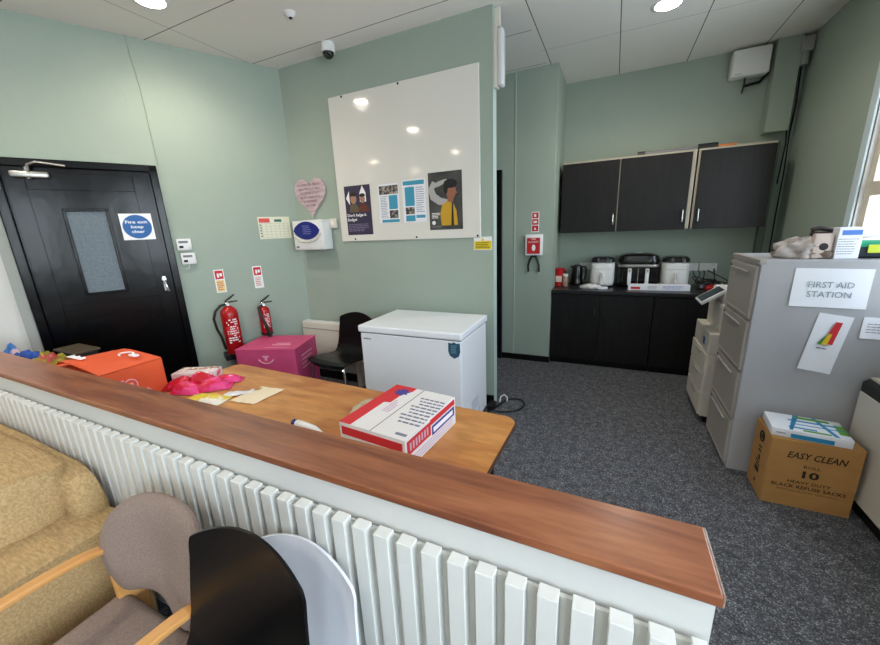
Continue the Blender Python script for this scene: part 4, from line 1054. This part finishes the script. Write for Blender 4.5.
for x in (-.085,.085): MB().box(x-.019,x+.019,-.205,-.155,.16,.20,.008).box(x-.019,x+.019,-.205,-.185,.03,.20,.009).build('basket_handle', m_whiteink, t, smooth=True)
MB().box(-.003,.003,-.158,-.15,.02,.20).build('basket_gap', m_steel, t)
t = thing('foil_box', 'long white printed carton lying in front of the black air fryer', 'carton', (.465,4.44,WT), radians(3))
MB().box(-.285,.285,-.03,.03,0,.062).build('body', m_paper, t, bevel=.002)
bars(t, m_greyink, -.10,.0,.01,.05,3,-.0306,seed=11,fill=.3); bars(t, mat('lilac_blue_ink', (120,130,200), .6), .04,.26,.012,.052,3,-.0306,seed=12,fill=.35)
MB().box(-.26,-.17,-.0308,-.03,.012,.036).build('red_print', m_redflat, t)
t = thing('tea_towel', 'crumpled white cloth in front of the first air fryer', 'cloth', (-.20,4.44,WT))
crumple('cloth', mat('white_cotton', (216,212,210), .9), (0,0,0), (.10,.05,.03), 3, .4, 2.5, t)
t = thing('napkin_pack', 'flat white paper pack beside the crumpled white cloth', 'paper', (-.07,4.42,WT), .1)
MB().box(-.05,.05,-.035,.035,0,.022,.003).build('pack', m_paper, t)
# cables and bits at the right of the worktop
t = thing('cable_tangle', 'tangle of black cables on the worktop below the sockets', 'cable', (.95,4.75,WT))
r_ = random.Random(12)
for k in range(5):
    p = [Vector((r_.uniform(-.13,.15), r_.uniform(-.08,.12), r_.uniform(.01,.05)))]
    pts = [(-.12+.05*k, .13, .16), (-.10+.04*k, .08, .10+.02*k)]
    for j in range(4): pts.append((r_.uniform(-.12,.22), r_.uniform(-.06,.1), r_.uniform(.012,.10)))
    pts.append((.16, .02*k-.04, .012))
    sm = []
    V = [Vector(q) for q in pts]
    for i in range(len(V)-1):
        p0 = V[max(i-1,0)]; p1 = V[i]; p2 = V[i+1]; p3 = V[min(i+2,len(V)-1)]
        for q in [j/6 for j in range(6)]: sm.append(.5*((2*p1)+(-p0+p2)*q+(2*p0-5*p1+4*p2-p3)*q*q+(-p0+3*p1-3*p2+p3)*q**3))
    for v in sm: v.z = max(v.z, .006)
    MB().tube(sm, .005, 6).build('lead', m_black, t, smooth=True)
t = thing('power_adaptor', 'small black plug adaptor on the worktop right of the long carton', 'adaptor', (.86,4.55,WT))
MB().box(-.03,.03,-.025,.025,0,.06,.006).build('case', m_black, t, smooth=True); MB().cyl((.0,-.026,.035),(0,-.029,.035),.012).build('face', m_greyink, t)
t = thing('red_packet', 'small red packet on the worktop beside the printer', 'packet', (.955,4.56,WT))
crumple('packet', m_red, (0,0,0), (.06,.035,.03), 7, .3, 2, t)

# pillar: fire blanket and sign
PY = 4.269
t = thing('fire_sign', 'red and white fire equipment sign above the fire blanket', 'sign', (-.80,PY,1.635))
MB().box(-.042,.042,-.002,0,-.11,.11).build('plate', m_whiteink, t)
MB().box(-.034,.034,-.003,-.002,.04,.10).box(-.034,.034,-.003,-.002,-.03,.03).box(-.034,.034,-.003,-.002,-.10,-.04).build('red_panel', m_redflat, t)
MB().box(-.015,.01,-.004,-.003,.055,.085).box(-.02,.02,-.004,-.003,-.012,.012).prism([(-.015,-.085),(.015,-.085),(0,-.055)],-.004,-.003).build('pictogram', m_whiteink, t)
t = thing('fire_blanket', 'red and white fire blanket case with black pull straps on the pillar', 'fire blanket', (-.805,PY,1.385))
MB().box(-.095,.095,-.04,0,-.115,.115,.006).build('case', m_whiteink, t, smooth=True)
MB().box(-.075,.07,-.0415,-.04,-.095,.08).build('red_label', m_redflat, t)
text('FIRE\nBLANKET', .05, m_whiteink, t, 0,-.042,.05, w=.11)
MB().sphere((0,-.0415,-.03),.02,(1,.08,1.8)).build('flame_symbol', m_whiteink, t, smooth=True)
MB().box(-.03,.03,-.03,-.01,-.135,-.113).build('strap_mount', m_black, t)
MB().tube([(-.02,-.02,-.125),(-.045,-.022,-.17),(-.06,-.02,-.23),(-.055,-.02,-.30)], .011).tube([(.02,-.02,-.125),(.045,-.022,-.17),(.06,-.02,-.23),(.062,-.02,-.30)], .011).build('pull_strap', m_black, t, smooth=True)

# plug lead by the wall end and mark on the carpet
t = thing('power_lead', 'black power lead looping on the carpet beside the freezer', 'cable', (0,0,0))
pts = [(-.90,2.80,.02),(-.86,2.95,.012),(-.80,3.12,.012),(-.70,3.16,.012),(-.64,3.08,.012),(-.66,2.96,.012),(-.76,2.88,.012),(-.87,2.86,.012)]
V = [Vector(q) for q in pts]; sm = []
for i in range(len(V)-1):
    p0 = V[max(i-1,0)]; p1 = V[i]; p2 = V[i+1]; p3 = V[min(i+2,len(V)-1)]
    for q in [j/6 for j in range(6)]: sm.append(.5*((2*p1)+(-p0+p2)*q+(2*p0-5*p1+4*p2-p3)*q*q+(-p0+3*p1-3*p2+p3)*q**3))
MB().tube(sm, .007, 8).build('lead', m_black, t, smooth=True)
MB().box(-.93,-.87,2.87,2.97,.0,.06,.01).build('plug', m_black, t, smooth=True)
MB().tube([(-.86,3.05,.01),(-.86,3.08,.05),(-.83,3.09,.07),(-.80,3.09,.05),(-.80,3.08,.01)], .006, 8).build('white_tie', m_white, t, smooth=True)
